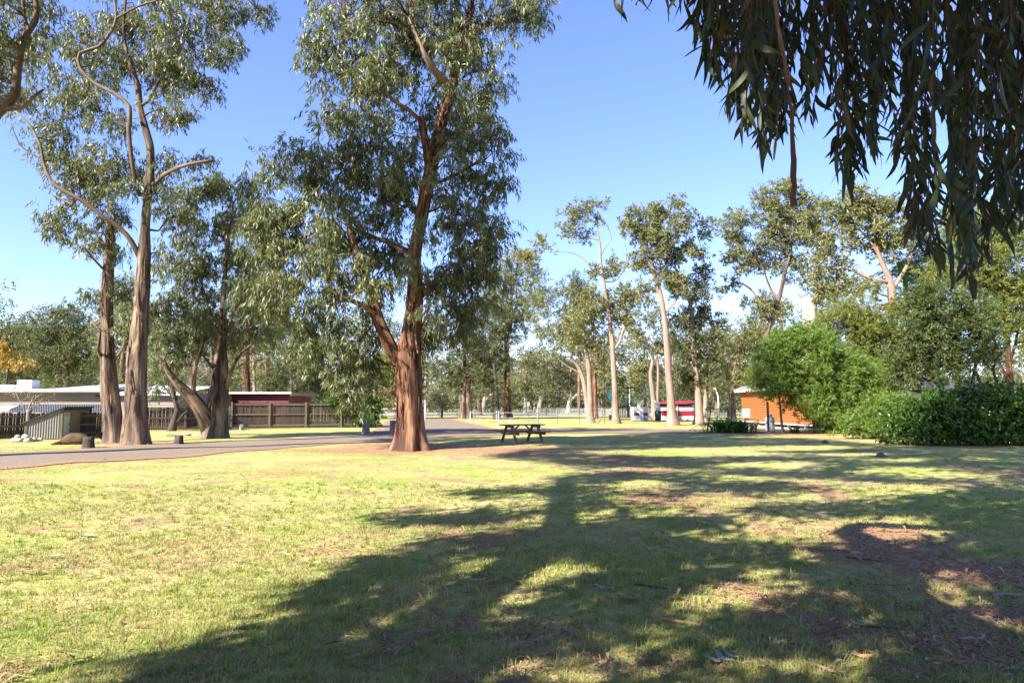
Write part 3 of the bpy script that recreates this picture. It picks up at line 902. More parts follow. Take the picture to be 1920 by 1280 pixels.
# ------------------------------------------------------------------ the trees on the left
TALL = tree('tall gum tree with thick straight trunk and sinuous bare limbs, right one of the pair',
     [(254, 834, 0.60), (254, 790, 0.53), (255, 730, 0.47), (258, 660, 0.44), (263, 600, 0.36), (268, 540, 0.33), (270, 480, 0.31), (272, 430, 0.22), (276, 380, 0.21), (281, 330, 0.20),
      (282, 280, 0.19), (272, 240, 0.18), (262, 200, 0.16), (258, 160, 0.14), (240, 110, 0.11), (232, 50, 0.07), (240, -40, 0.05)],
     [(330, -60, 200, 70, 0, 3.0), (300, 30, 90, 50), (400, 30, 70, 45), (480, 18, 45, 26), (360, 85, 80, 45), (290, 110, 65, 50), (420, 85, 40, 40), (220, 50, 70, 50), (335, 150, 60, 42),
      (395, 140, 42, 30), (210, 130, 60, 50), (150, 60, 60, 50), (310, 195, 48, 30), (140, 165, 60, 45), (340, 225, 30, 22), (180, 210, 60, 45), (110, 240, 50, 42), (190, 290, 60, 45), (120, 300, 50, 40),
      (230, 330, 50, 40), (300, 300, 35, 30), (170, 350, 55, 40), (110, 370, 35, 35), (210, 390, 45, 35), (310, 360, 42, 40), (370, 295, 45, 22), (130, 420, 38, 32), (330, 410, 34, 30), (300, 460, 28, 24), (60, 190, 40, 40), (50, 100, 40, 50)],
     limbs=[[(262, 482, 0.156), (246, 452, 0.125, -0.3), (225, 428, 0.109, -0.5), (195, 408, 0.101, -0.8), (160, 380, 0.098, -1.0), (120, 358, 0.086, -1.2), (95, 338, 0.078, -1.2), (80, 300, 0.070, -1.2), (75, 270, 0.062, -1.2), (52, 230, 0.047, -1.2), (28, 208, 0.031, -1.2)],
            [(262, 365, 0.125), (252, 330, 0.101, -0.5), (245, 285, 0.101, -0.8), (241, 240, 0.101, -0.9), (243, 200, 0.094, -0.9), (215, 176, 0.090, -1.0), (175, 155, 0.086, -1.1), (150, 128, 0.086, -1.2), (150, 100, 0.082, -1.2), (185, 88, 0.078, -1.2), (205, 65, 0.070, -1.2), (218, 35, 0.062, -1.2), (212, -20, 0.055, -1.2)],
            [(290, 345, 0.117), (305, 330, 0.101, -0.4), (335, 314, 0.086, -0.7), (370, 305, 0.074, -0.8), (400, 301, 0.066, -0.8)],
            [(216, 36, 0.055, -1.2), (260, 12, 0.047, -1.4), (300, 0, 0.039, -1.5)],
            [(278, 190, 0.078), (300, 150, 0.055, 0.5), (340, 120, 0.039, 0.8)],
            [(80, 300, 0.039, -1.2), (40, 275, 0.031, -1.2), (18, 225, 0.016, -1.2)]],
     bark=BARK_TAN, limb_bark=BARK_LIMB, leaf=LEAF_GUM2, L=0.22, W=0.034, clump=0.55, nleaf=150, dens=1.25, rs=0.8, seed=11, clear=6, seg=30, rough=0.20, flare=0.30, group='trees along the gravel road')
LEAN = tree('leaning gum tree with flaking bark and a broken pale top, left one of the pair',
     [(214, 829, 0.55), (211, 790, 0.46), (207, 740, 0.42), (203, 690, 0.38), (201, 640, 0.33), (201, 590, 0.29), (202, 540, 0.27), (204, 490, 0.26), (207, 450, 0.26), (206, 422, 0.22)],
     [(215, 540, 32, 26), (180, 560, 34, 28), (235, 590, 36, 34), (262, 620, 30, 32), (185, 470, 36, 30), (225, 460, 26, 26), (245, 540, 20, 30), (150, 440, 30, 26)],
     limbs=[[(194, 672, 0.08), (184, 655, 0.06, -0.5), (189, 620, 0.04, -0.6), (172, 602, 0.03, -0.6)], [(216, 672, 0.07), (228, 655, 0.05, -0.3), (234, 640, 0.03, -0.3)],
            [(200, 510, 0.07), (175, 485, 0.05, -0.5), (155, 460, 0.03, -0.8)]],
     bark=BARK_TAN, leaf=LEAF_GUM, L=0.20, W=0.034, clump=0.45, nleaf=130, dens=0.9, rs=0.8, seed=12, clear=4, seg=28, rough=0.22, flare=0.28, jag=0.5, group='trees along the gravel road')
tree('gum tree mostly out of view, its smooth bare limbs arching in over the road',
     [(-190, 862, 0.5), (-185, 700, 0.42), (-165, 520, 0.36), (-120, 360, 0.30), (-60, 270, 0.24), (-10, 212, 0.20)],
     [(10, 60, 50, 60), (-60, 100, 80, 80), (-120, 0, 110, 80, 0, 2), (30, -40, 90, 60), (60, 30, 34, 44), (10, 140, 32, 40), (70, 90, 30, 36)],
     limbs=[[(-10, 212, 0.20), (10, 196, 0.16), (27, 178, 0.13), (32, 140, 0.115), (38, 95, 0.11), (52, 60, 0.10), (66, 40, 0.09), (68, 0, 0.08), (60, -50, 0.06)],
            [(52, 58, 0.07), (45, 30, 0.06), (42, -10, 0.05)], [(8, 204, 0.10), (40, 202, 0.07), (62, 182, 0.05), (82, 168, 0.03)]],
     bark=BARK_TAN, limb_bark=BARK_LIMB, leaf=LEAF_GUM2, L=0.2, W=0.032, clump=0.5, nleaf=150, dens=1.2, seed=14, clear=6, seg=18, flare=0.3)
STOUT = tree('stout twin-stemmed gum tree with rough bark and low crown in front of the paling fence',
     [(404, 821, 0.66), (406, 790, 0.58), (409, 750, 0.52), (411, 710, 0.48), (413, 680, 0.40), (416, 640, 0.22), (418, 580, 0.16), (421, 520, 0.13), (428, 450, 0.09), (438, 380, 0.05)],
     [(400, 340, 45, 34), (455, 345, 40, 28), (345, 370, 42, 38), (430, 400, 55, 40), (370, 430, 50, 42), (480, 400, 34, 36), (330, 500, 40, 36), (385, 500, 50, 42), (445, 480, 50, 42), (340, 560, 50, 45), (405, 570, 55, 45),
      (465, 550, 45, 40), (355, 620, 55, 40), (425, 625, 45, 32), (300, 600, 34, 40), (330, 660, 40, 30), (480, 610, 34, 30), (300, 680, 26, 26)],
     limbs=[[(392, 805, 0.50), (386, 785, 0.46, -0.3), (374, 765, 0.40, -0.5), (360, 747, 0.36, -0.7), (344, 731, 0.29, -0.9), (329, 716, 0.23, -1.0), (316, 698, 0.18, -1.1), (306, 676, 0.11, -1.2)],
            [(362, 742, 0.13, -0.7), (364, 715, 0.11, -0.8), (367, 685, 0.10, -0.9), (376, 660, 0.09, -1.0), (384, 630, 0.06, -1.0)],
            [(424, 730, 0.12), (430, 705, 0.10, -0.5), (438, 685, 0.08, -0.7), (452, 662, 0.07, -0.8), (478, 640, 0.05, -0.9), (500, 610, 0.035, -0.9), (525, 590, 0.02, -0.9)],
            [(436, 695, 0.05, -0.6), (455, 682, 0.04, -0.9), (480, 676, 0.03, -1.0), (510, 668, 0.02, -1.0)],
            [(408, 700, 0.10), (392, 680, 0.07, -0.5), (375, 660, 0.04, -0.8)], [(416, 660, 0.10), (400, 600, 0.07), (380, 540, 0.05)], [(418, 640, 0.09), (440, 580, 0.06), (460, 520, 0.04)]],
     bark=BARK_TAN, limb_bark=BARK_TAN, leaf=LEAF_GUM, L=0.23, W=0.038, clump=0.6, nleaf=170, dens=1.45, rs=0.85, seed=15, clear=5, seg=30, rough=0.24, flare=0.28, group='trees along the gravel road')
peel(TALL, [(254, 800, 0.43), (255, 730, 0.38), (258, 660, 0.35), (263, 600, 0.29), (268, 540, 0.26), (270, 480, 0.24)], 22, BARK_TAN, 6, 0.4, 1.3)
peel(LEAN, [(211, 790, 0.37), (207, 740, 0.34), (203, 690, 0.30), (201, 640, 0.26), (201, 590, 0.23), (202, 540, 0.21), (207, 440, 0.20)], 26, BARK_RED, 7, 0.4, 1.3)
peel(STOUT, [(406, 790, 0.49), (409, 750, 0.44), (411, 710, 0.41), (413, 680, 0.34)], 16, BARK_RED, 8)
tree('small dark crooked tree with sparse foliage leaning against the paling fence',
     [(322, 808, 0.22), (326, 790, 0.17), (333, 768, 0.15), (327, 745, 0.13), (322, 720, 0.10), (318, 700, 0.07)],
     [(300, 700, 34, 24), (330, 690, 30, 26), (285, 720, 26, 22), (345, 715, 22, 18), (270, 690, 24, 26)],
     limbs=[[(330, 755, 0.07), (342, 750, 0.05), (350, 744, 0.03)], [(325, 745, 0.07), (310, 728, 0.05), (296, 715, 0.03)], [(334, 790, 0.10), (345, 775, 0.07, -0.3), (352, 770, 0.04, -0.4)]],
     bark=BARK_DARK, leaf=LEAF_GUM, L=0.2, W=0.05, clump=0.55, nleaf=110, dens=0.8, seed=16, seg=10)
# bare sapling in the ring of stones, and a round green bush over the fence
tree('thin bare sapling with a few dry leaves growing out of the ring of pale stones',
     [(50, 822, 0.05), (49, 800, 0.045), (50, 775, 0.035), (58, 755, 0.03), (64, 742, 0.02)],
     [(40, 735, 20, 12), (62, 742, 22, 12), (80, 752, 14, 10)],
     limbs=[[(50, 778, 0.03), (38, 752, 0.02), (30, 738, 0.012)], [(58, 756, 0.02), (72, 742, 0.015), (84, 738, 0.008)], [(52, 770, 0.02), (60, 762, 0.015), (90, 758, 0.008)], [(40, 752, 0.015), (56, 742, 0.01), (60, 730, 0.006)]],
     name='sapling', bark=BARK_GREY, leaf=LEAF_DRYTWIG, L=0.12, W=0.03, clump=0.3, nleaf=24, dens=0.7, seed=17, seg=7, flare=0.2)
tree('dense dark green bush spilling over the far end of the paling fence',
     [(672, 801, 0.14), (670, 785, 0.12), (668, 765, 0.08)],
     [(662, 762, 42, 20), (690, 772, 26, 28), (640, 758, 26, 15), (690, 750, 18, 14), (694, 792, 14, 14)],
     name='bush', cat='bush', bark=BARK_DARK, leaf=LEAF_HEDGE, L=0.20, W=0.05, clump=0.5, nleaf=260, dens=1.8, style='bush', seed=18, seg=8)
tree('small orange-leaved tree rising behind the roof air conditioners', [(10, 790, 0.12), (12, 720, 0.1), (18, 680, 0.07)],
     [(20, 668, 26, 18), (8, 650, 22, 16), (40, 680, 14, 8)], D=62, bark=BARK_DARK, leaf=LEAF_ORANGE, L=0.25, W=0.09, clump=0.7, nleaf=110, dens=1.2, seed=19, seg=7, parts=False)

# ------------------------------------------------------------------ trees behind the fence and the houses
def far(label, trunk, lobes, limbs=(), **kw):
    a = dict(bark=BARK_TAN, leaf=LEAF_FAR, L=0.30, W=0.075, clump=0.75, nleaf=120, dens=1.1, style='tuft', sprays=12, seg=10, parts=False, flare=0.35, rough=0.08, twig=0.02, clear=5)
    a.update(kw)
    return tree(label, trunk, lobes, limbs, **a)
BEHIND = 'trees behind the fence and houses'
far('broad olive gum tree with a pale trunk behind the cream house', [(125, 772, 0.4), (124, 715, 0.35), (121, 670, 0.28), (116, 620, 0.15)],
    [(120, 585, 38, 18), (80, 620, 50, 30), (150, 620, 46, 34), (110, 650, 60, 34), (150, 670, 52, 34), (70, 665, 50, 34), (120, 705, 60, 20)], D=72, leaf=LEAF_FAR2, seed=21, group=BEHIND, dens=1.25)
far('dark rounded gum tree at the picture edge behind the house roof', [(15, 772, 0.35), (18, 700, 0.3), (25, 640, 0.2)],
    [(30, 625, 32, 16), (-20, 640, 50, 30), (35, 655, 40, 30), (0, 690, 50, 34), (60, 700, 34, 24)], D=78, leaf=LEAF_FAR2, seed=22, group=BEHIND, dens=1.25)
far('yellow-green gum tree showing between and behind the pair of tall trunks', [(232, 775, 0.3), (230, 700, 0.25), (234, 620, 0.18)],
    [(236, 545, 38, 26), (215, 590, 30, 34), (250, 600, 26, 36), (225, 650, 34, 36), (235, 705, 34, 30), (195, 640, 20, 40)], D=62, leaf=LEAF_FAR, seed=23, group=BEHIND)
far('grey twiggy shrub tree, half bare, behind the twin-stemmed tree', [(366, 775, 0.2), (364, 720, 0.15), (362, 690, 0.1)],
    [(365, 690, 36, 24), (345, 715, 30, 22), (392, 710, 24, 24)], D=52, leaf=LEAF_DRYTWIG, bark=BARK_GREY, L=0.25, W=0.03, nleaf=110, seed=24, style='bush')
far('red-trunked gum tree rising behind the maroon building', [(463, 772, 0.42), (463, 730, 0.36), (462, 680, 0.30), (466, 620, 0.24), (474, 560, 0.16), (480, 500, 0.08)],
    [(475, 500, 40, 34), (500, 450, 40, 34), (455, 545, 38, 34), (500, 545, 40, 36), (470, 600, 46, 32), (445, 640, 30, 26), (495, 630, 30, 26)], D=68, bark=BARK_RED, leaf=LEAF_FAR2, seed=25, group=BEHIND)
far('pale thin-trunked gum tree behind the maroon building roof', [(478, 772, 0.22), (477, 720, 0.2), (476, 670, 0.17), (480, 620, 0.12)],
    [(490, 670, 34, 24), (510, 640, 30, 30), (470, 700, 26, 20)], D=74, bark=BARK_PALE, seed=26, group=BEHIND, dens=0.9)
far('slim leaning gum tree with a reddish trunk left of the big crown', [(502, 772, 0.28), (500, 700, 0.24), (500, 640, 0.2), (506, 580, 0.15), (512, 520, 0.08)],
    [(520, 560, 36, 34), (515, 620, 40, 34), (535, 680, 44, 30), (505, 720, 40, 24)], D=80, bark=BARK_RED, leaf=LEAF_FAR2, seed=27, group=BEHIND)
far('sparse gum tree with bare grey branches behind the end of the paling fence', [(545, 772, 0.25), (546, 720, 0.2), (544, 660, 0.15), (550, 610, 0.08)],
    [(560, 640, 38, 30), (575, 690, 40, 28), (545, 730, 38, 20), (600, 730, 40, 20)], D=84, leaf=LEAF_FAR2, bark=BARK_GREY, seed=28, group=BEHIND)
far('grey-green bushy tree behind the dark bush at the fence end', [(640, 772, 0.25), (641, 730, 0.2), (640, 690, 0.12)],
    [(630, 715, 46, 26), (670, 700, 34, 26), (600, 700, 36, 26), (650, 740, 40, 18)], D=88, leaf=LEAF_FAR2, seed=29, group=BEHIND)
far('bright green leafy tree with low bare white branches left of the big trunk', [(706, 780, 0.25), (704, 750, 0.22), (702, 720, 0.18)],
    [(712, 690, 34, 30), (730, 715, 26, 30), (690, 715, 24, 24), (715, 740, 34, 18), (735, 680, 20, 30)],
    limbs=[[(745, 765, 0.16), (738, 752, 0.13), (722, 748, 0.11), (705, 743, 0.08), (690, 741, 0.04)], [(738, 752, 0.09), (730, 735, 0.07), (715, 724, 0.05), (694, 722, 0.03)]],
    D=74, leaf=LEAF_YELLOW, limb_bark=BARK_PALE, seed=30, group=BEHIND)
# ------------------------------------------------------------------ trees across the middle
MID = 'gum trees beyond the driveway'
far('dark double-trunked gum tree by the white farm gate', [(868, 784, 0.55), (869, 755, 0.45), (870, 725, 0.40), (872, 690, 0.3), (868, 640, 0.2)],
    [(865, 640, 40, 40), (840, 690, 38, 30), (895, 690, 34, 30), (880, 600, 42, 40), (850, 720, 24, 20)], D=76, stems=[[(880, 784, 0.45), (878, 750, 0.36), (878, 715, 0.3), (882, 690, 0.2)]],
    bark=BARK_TAN, leaf=LEAF_FAR2, rs=0.85, seed=31, group=MID, dens=1.3)
far('low silver-leaved shrub tree between the big trunk and the white gate', [(828, 778, 0.12), (829, 765, 0.11), (826, 750, 0.08)],
    [(825, 742, 34, 14), (805, 750, 22, 12), (845, 752, 24, 12), (825, 732, 20, 10)], D=84, name='shrub_tree', leaf=LEAF_GREYSHRUB, bark=BARK_DARK, style='bush', seed=32, clear=0, dens=1.4)
far('dark-trunked bushy gum tree leaning beside the sunlit red trunk', [(933, 785, 0.55), (931, 760, 0.42), (929, 720, 0.33), (926, 680, 0.2)],
    [(915, 690, 38, 30), (940, 650, 30, 34), (905, 650, 34, 34), (925, 720, 34, 20), (930, 600, 32, 36)], D=74, bark=BARK_DARK, leaf=LEAF_FAR2, rs=0.72, seed=33, group=MID)
far('tall gum tree with a sunlit orange-brown trunk behind the picnic table', [(953, 784, 0.75), (952, 760, 0.52), (951, 720, 0.48), (951, 680, 0.42), (950, 640, 0.34), (955, 590, 0.26), (962, 540, 0.18), (970, 500, 0.1)],
    [(975, 480, 40, 20), (940, 520, 44, 34), (990, 520, 34, 28), (920, 570, 40, 36), (965, 570, 40, 30), (945, 620, 44, 30), (990, 590, 30, 24), (1010, 560, 26, 18), (1000, 490, 24, 14)],
    limbs=[[(952, 625, 0.2), (960, 605, 0.16), (957, 580, 0.1)], [(955, 590, 0.14), (985, 560, 0.1), (1015, 545, 0.06)]], D=76, bark=BARK_RED, rs=0.74, seed=34, group=MID)
far('dark narrow conical tree poking above the gum crowns', [(1086, 775, 0.3), (1086, 650, 0.25), (1085, 530, 0.1)],
    [(1083, 525, 12, 16), (1085, 550, 18, 24), (1088, 590, 28, 30), (1090, 640, 30, 30)], D=108, name='conifer_tree', leaf=LEAF_FAR2, seed=35, dens=1.7)
far('pale slanting gum trunk, leftmost of the three close together beyond the wire fence', [(1106, 791, 0.42), (1102, 770, 0.32), (1099, 740, 0.29), (1093, 710, 0.26), (1084, 688, 0.2), (1070, 668, 0.12)],
    [(1050, 650, 40, 30), (1030, 615, 36, 26), (1075, 620, 34, 26), (1020, 570, 34, 24), (1060, 580, 34, 24), (1000, 540, 28, 16)],
    limbs=[[(1090, 700, 0.12), (1070, 690, 0.09), (1050, 675, 0.07), (1035, 650, 0.05)]], D=66, bark=BARK_PALE, rs=0.8, seed=36, group=MID, dens=0.85)
far('straight pink-trunked gum tree, middle one of the three close together beyond the wire fence', [(1108, 793, 0.5), (1107, 770, 0.34), (1106, 730, 0.31), (1104, 690, 0.29), (1098, 655, 0.24), (1092, 610, 0.15)],
    [(1090, 600, 44, 30), (1110, 560, 34, 26), (1065, 560, 30, 24), (1120, 640, 34, 26), (1075, 640, 34, 24)], limbs=[[(1105, 680, 0.1), (1118, 650, 0.08), (1125, 620, 0.05)]], D=60, bark=BARK_PALE, rs=0.76, seed=37, group=MID, dens=0.9)
far('brown-trunked gum tree just behind the straight pink trunk', [(1117, 786, 0.4), (1116, 750, 0.34), (1115, 700, 0.3), (1120, 650, 0.2)],
    [(1125, 690, 30, 24), (1140, 650, 26, 30)], D=76, bark=BARK_RED, rs=0.75, seed=38, group=MID, dens=0.9)
far('tall slender gum tree with high bare forked branches and small tufts of leaves', [(1155, 794, 0.62), (1154, 770, 0.42), (1153, 730, 0.38), (1150, 680, 0.35), (1148, 645, 0.33), (1143, 600, 0.26), (1137, 560, 0.24), (1131, 520, 0.21), (1126, 485, 0.17), (1125, 455, 0.12), (1120, 430, 0.08), (1120, 395, 0.05)],
    [(1100, 385, 24, 10), (1125, 388, 12, 9), (1075, 408, 22, 14), (1062, 430, 14, 12), (1080, 440, 16, 10), (1100, 440, 14, 8), (1122, 418, 8, 10), (1025, 458, 17, 16), (985, 485, 22, 10), (1145, 500, 24, 18), (1115, 510, 16, 14),
     (1120, 560, 34, 22), (1165, 560, 34, 20), (1105, 600, 30, 22), (1150, 600, 26, 24), (1095, 405, 14, 14)],
    limbs=[[(1126, 480, 0.12), (1137, 460, 0.09), (1146, 448, 0.07), (1140, 425, 0.05), (1133, 415, 0.03)], [(1122, 450, 0.1), (1108, 445, 0.07), (1095, 438, 0.05)],
           [(1110, 505, 0.10), (1095, 485, 0.08), (1075, 475, 0.07), (1045, 470, 0.05), (1030, 465, 0.03)], [(1150, 528, 0.08), (1165, 515, 0.07), (1172, 500, 0.06), (1175, 470, 0.05), (1168, 450, 0.03)],
           [(1152, 655, 0.22), (1162, 640, 0.2), (1168, 620, 0.16), (1172, 612, 0.12)], [(1127, 480, 0.10), (1120, 425, 0.07), (1123, 390, 0.04)]],
    bark=BARK_PALE, rs=0.62, seed=39, group=MID, clump=0.6, dens=1.05, nleaf=130)
far('small gum tree with a sunlit orange trunk beside the white barbecue block', [(1224, 787, 0.55), (1226, 760, 0.42), (1223, 730, 0.36), (1220, 700, 0.3), (1224, 670, 0.2), (1216, 640, 0.12)],
    [(1200, 565, 30, 20), (1180, 590, 30, 22), (1225, 600, 34, 24), (1195, 630, 26, 24), (1235, 650, 26, 24), (1175, 555, 26, 14)],
    stems=[[(1232, 787, 0.3), (1233, 740, 0.22), (1234, 700, 0.18), (1232, 660, 0.12)]], D=72, bark=BARK_PALE, rs=0.7, seed=40, group=MID, dens=0.9)
far('tall pink-trunked gum tree leaning slightly in front of the red and white shelter', [(1262, 798, 0.80), (1260, 775, 0.52), (1257, 740, 0.45), (1253, 690, 0.40), (1250, 640, 0.37), (1246, 600, 0.33), (1240, 560, 0.30), (1232, 530, 0.28), (1222, 500, 0.25), (1215, 475, 0.2), (1210, 450, 0.12)],
    [(1200, 405, 34, 16), (1240, 400, 34, 16), (1190, 430, 34, 20), (1225, 440, 34, 24), (1265, 420, 34, 20), (1270, 385, 16, 12), (1250, 460, 34, 22), (1215, 480, 30, 16), (1195, 500, 20, 14), (1275, 480, 34, 20), (1240, 520, 20, 20), (1270, 540, 26, 22), (1215, 540, 16, 14)],
    limbs=[[(1215, 478, 0.16), (1222, 462, 0.13), (1228, 445, 0.08)], [(1245, 590, 0.14), (1258, 575, 0.11), (1270, 560, 0.07), (1262, 545, 0.05)], [(1232, 530, 0.14), (1250, 500, 0.1), (1262, 470, 0.07)]],
    D=53, bark=BARK_PALE, rs=0.66, seed=41, group=MID, clump=0.6, dens=1.15, nleaf=140, clear=7)
far('leafy gum tree with shoots down its forked trunk beside the red and white shelter', [(1310, 795, 0.70), (1310, 770, 0.55), (1308, 730, 0.40), (1303, 680, 0.32), (1299, 630, 0.3), (1296, 580, 0.26), (1287, 540, 0.22), (1277, 515, 0.18), (1262, 500, 0.12)],
    [(1310, 410, 30, 14), (1320, 440, 22, 16), (1300, 470, 30, 18), (1325, 510, 20, 20), (1290, 540, 30, 22), (1325, 560, 28, 26), (1300, 600, 34, 26), (1330, 610, 26, 30), (1285, 650, 30, 28), (1320, 670, 30, 28), (1290, 700, 34, 24), (1320, 720, 26, 20), (1275, 720, 22, 18), (1265, 600, 16, 22)],
    limbs=[[(1296, 570, 0.18), (1303, 545, 0.14), (1312, 530, 0.1), (1322, 500, 0.06), (1308, 440, 0.04)], [(1300, 650, 0.14), (1312, 620, 0.1), (1325, 580, 0.06)]],
    D=55, bark=BARK_PALE, rs=0.62, seed=42, group=MID, dens=1.0, clear=3, leaf=LEAF_FAR2, clump=0.65)
far('thin straight gum trunk close behind the leafy forked gum', [(1323, 793, 0.36), (1323, 760, 0.3), (1325, 720, 0.26), (1326, 670, 0.2)],
    [(1335, 650, 24, 26), (1340, 700, 22, 20)], D=60, bark=BARK_PALE, rs=0.75, seed=43, group=MID, dens=0.9)
far('rounded grey-green gum tree behind the orange cabin roof', [(1372, 785, 0.4), (1373, 740, 0.34), (1378, 690, 0.24), (1390, 640, 0.15)],
    [(1385, 625, 44, 26), (1360, 660, 34, 30), (1410, 660, 36, 30), (1375, 710, 38, 30), (1410, 715, 30, 24), (1350, 720, 20, 26), (1425, 620, 24, 20)], D=72, leaf=LEAF_FAR, bark=BARK_TAN, seed=44, group=MID, dens=1.15)
far('tall broad-crowned gum tree with bare lower branches above the cabin', [(1440, 790, 0.6), (1440, 700, 0.5), (1435, 640, 0.36), (1450, 590, 0.3), (1463, 550, 0.26), (1472, 510, 0.22), (1482, 470, 0.18), (1486, 420, 0.12), (1475, 375, 0.07)],
    [(1470, 355, 40, 14), (1440, 380, 36, 20), (1500, 370, 26, 16), (1395, 410, 36, 18), (1440, 425, 40, 20), (1490, 410, 36, 24), (1380, 450, 26, 18), (1425, 465, 40, 20), (1480, 460, 40, 24), (1520, 390, 24, 12), (1400, 500, 30, 16), (1450, 500, 36, 18), (1510, 430, 28, 20), (1425, 580, 38, 20), (1455, 570, 30, 16), (1500, 490, 26, 20), (1375, 535, 14, 14), (1365, 425, 24, 16), (1530, 455, 26, 18), (1535, 380, 26, 14), (1380, 480, 30, 18), (1505, 520, 24, 16), (1460, 385, 40, 18)],
    limbs=[[(1440, 600, 0.14), (1420, 560, 0.12), (1405, 540, 0.1), (1380, 530, 0.07), (1350, 545, 0.04)], [(1455, 560, 0.16), (1440, 530, 0.12), (1432, 505, 0.09), (1420, 480, 0.05)], [(1472, 505, 0.13), (1455, 470, 0.09), (1440, 440, 0.06)]],
    D=58, bark=BARK_TAN, leaf=LEAF_FAR, rs=0.72, seed=45, group=MID, dens=1.1, clump=0.6, clear=3)
far('spreading gum tree with white forked trunk and long brown sideways limb above the bushes', [(1682, 800, 0.5), (1680, 700, 0.42), (1676, 620, 0.36), (1673, 570, 0.33), (1671, 540, 0.32), (1664, 515, 0.24), (1655, 495, 0.2), (1645, 470, 0.14), (1640, 440, 0.1)],
    [(1610, 370, 34, 14), (1640, 385, 30, 18), (1590, 395, 34, 18), (1630, 420, 38, 20), (1570, 420, 34, 16), (1545, 445, 26, 16), (1610, 455, 36, 18), (1650, 455, 26, 18), (1545, 480, 24, 14), (1530, 410, 30, 16), (1590, 495, 30, 14), (1540, 540, 30, 20), (1580, 545, 34, 20), (1700, 420, 34, 24), (1730, 450, 34, 26), (1620, 540, 26, 18), (1670, 395, 34, 22), (1690, 460, 28, 20), (1575, 400, 30, 18), (1550, 520, 30, 16), (1650, 430, 30, 20)],
    limbs=[[(1672, 542, 0.2), (1685, 525, 0.17), (1697, 505, 0.15), (1704, 490, 0.13), (1712, 465, 0.08)], [(1668, 530, 0.19), (1652, 527, 0.17), (1630, 522, 0.16), (1608, 511, 0.14), (1585, 502, 0.12), (1560, 503, 0.10), (1540, 512, 0.07), (1525, 495, 0.05), (1510, 480, 0.03)],
           [(1560, 503, 0.06), (1555, 480, 0.05), (1535, 455, 0.04)], [(1648, 480, 0.1), (1630, 450, 0.08), (1610, 430, 0.05)]],
    D=44, bark=BARK_PALE, rs=0.8, seed=46, dens=1.15, clump=0.6, nleaf=150, clear=5)
tree('broken-off dead tree trunk, bleached white and jagged at the top, behind the bright green bush', [(1520, 806, 0.60), (1520, 700, 0.55), (1519, 620, 0.52), (1518, 575, 0.48), (1517, 560, 0.42)],
     [], D=46, name='dead_tree', bark=BARK_DEAD, seed=47, seg=24, rough=0.14, jag=0.9, flare=0.3)
FILL = 'gum trees standing in the background across the middle'
rf_ = np.random.default_rng(404)
for k, (x, D, top, wd, bk, lab) in enumerate([
        (900, 104, 640, 50, BARK_TAN, 'background gum tree between the double trunk and the sunlit orange-brown trunk'),
        (985, 118, 655, 55, BARK_GREY, 'background gum tree just right of the sunlit orange-brown trunk'),
        (1045, 112, 650, 50, BARK_TAN, 'background gum tree left of the slanting pale trunk'),
        (1130, 104, 620, 40, BARK_TAN, 'background gum tree filling the gap left of the tall slender gum'),
        (1182, 112, 640, 45, BARK_GREY, 'background gum tree behind the utility pole'),
        (1205, 98, 625, 38, BARK_TAN, 'background gum tree behind the small orange-trunked gum'),
        (1285, 104, 590, 46, BARK_TAN, 'background gum tree between the leaning pink trunk and the leafy forked gum'),
        (1345, 96, 600, 44, BARK_TAN, 'background gum tree behind the swing frame'),
        (1415, 92, 580, 52, BARK_TAN, 'background gum tree behind the orange cabin and tall broad-crowned gum'),
        (1480, 88, 560, 56, BARK_TAN, 'background gum tree left of the broken dead trunk'),
        (1560, 80, 545, 56, BARK_TAN, 'background gum tree right of the broken dead trunk'),
        (790, 108, 640, 50, BARK_TAN, 'background gum tree close behind the big red trunk'),
        (580, 112, 590, 55, BARK_TAN, 'background gum tree beyond the end of the maroon building'),
        (400, 104, 590, 55, BARK_TAN, 'background gum tree behind the twin-stemmed tree'),
        (330, 98, 600, 50, BARK_TAN, 'background gum tree between the tall pair and the twin-stemmed tree')]):
    yb = 758 + 1600 * 1.28 / D
    lb = []
    for m in range(7):
        f = m / 6
        lb.append((x + rf_.normal(0, wd * 0.45), top + 18 + (735 - top) * f * 0.85 + rf_.normal(0, 6), wd * rf_.uniform(0.45, 0.75), 20 * rf_.uniform(0.8, 1.3)))
    lean = rf_.normal(0, 6)
    far(lab, [(x, yb, 0.36), (x + lean * 0.3, 735, 0.28), (x + lean * 0.6, (735 + top) / 2, 0.2), (x + lean, top + 15, 0.08)], lb,
        D=D, leaf=LEAF_FAR if k % 2 else LEAF_FAR2, bark=bk, L=0.42, W=0.12, clump=1.0, nleaf=80, dens=0.85, seed=400 + k, clear=0, group=FILL, style='tuft')
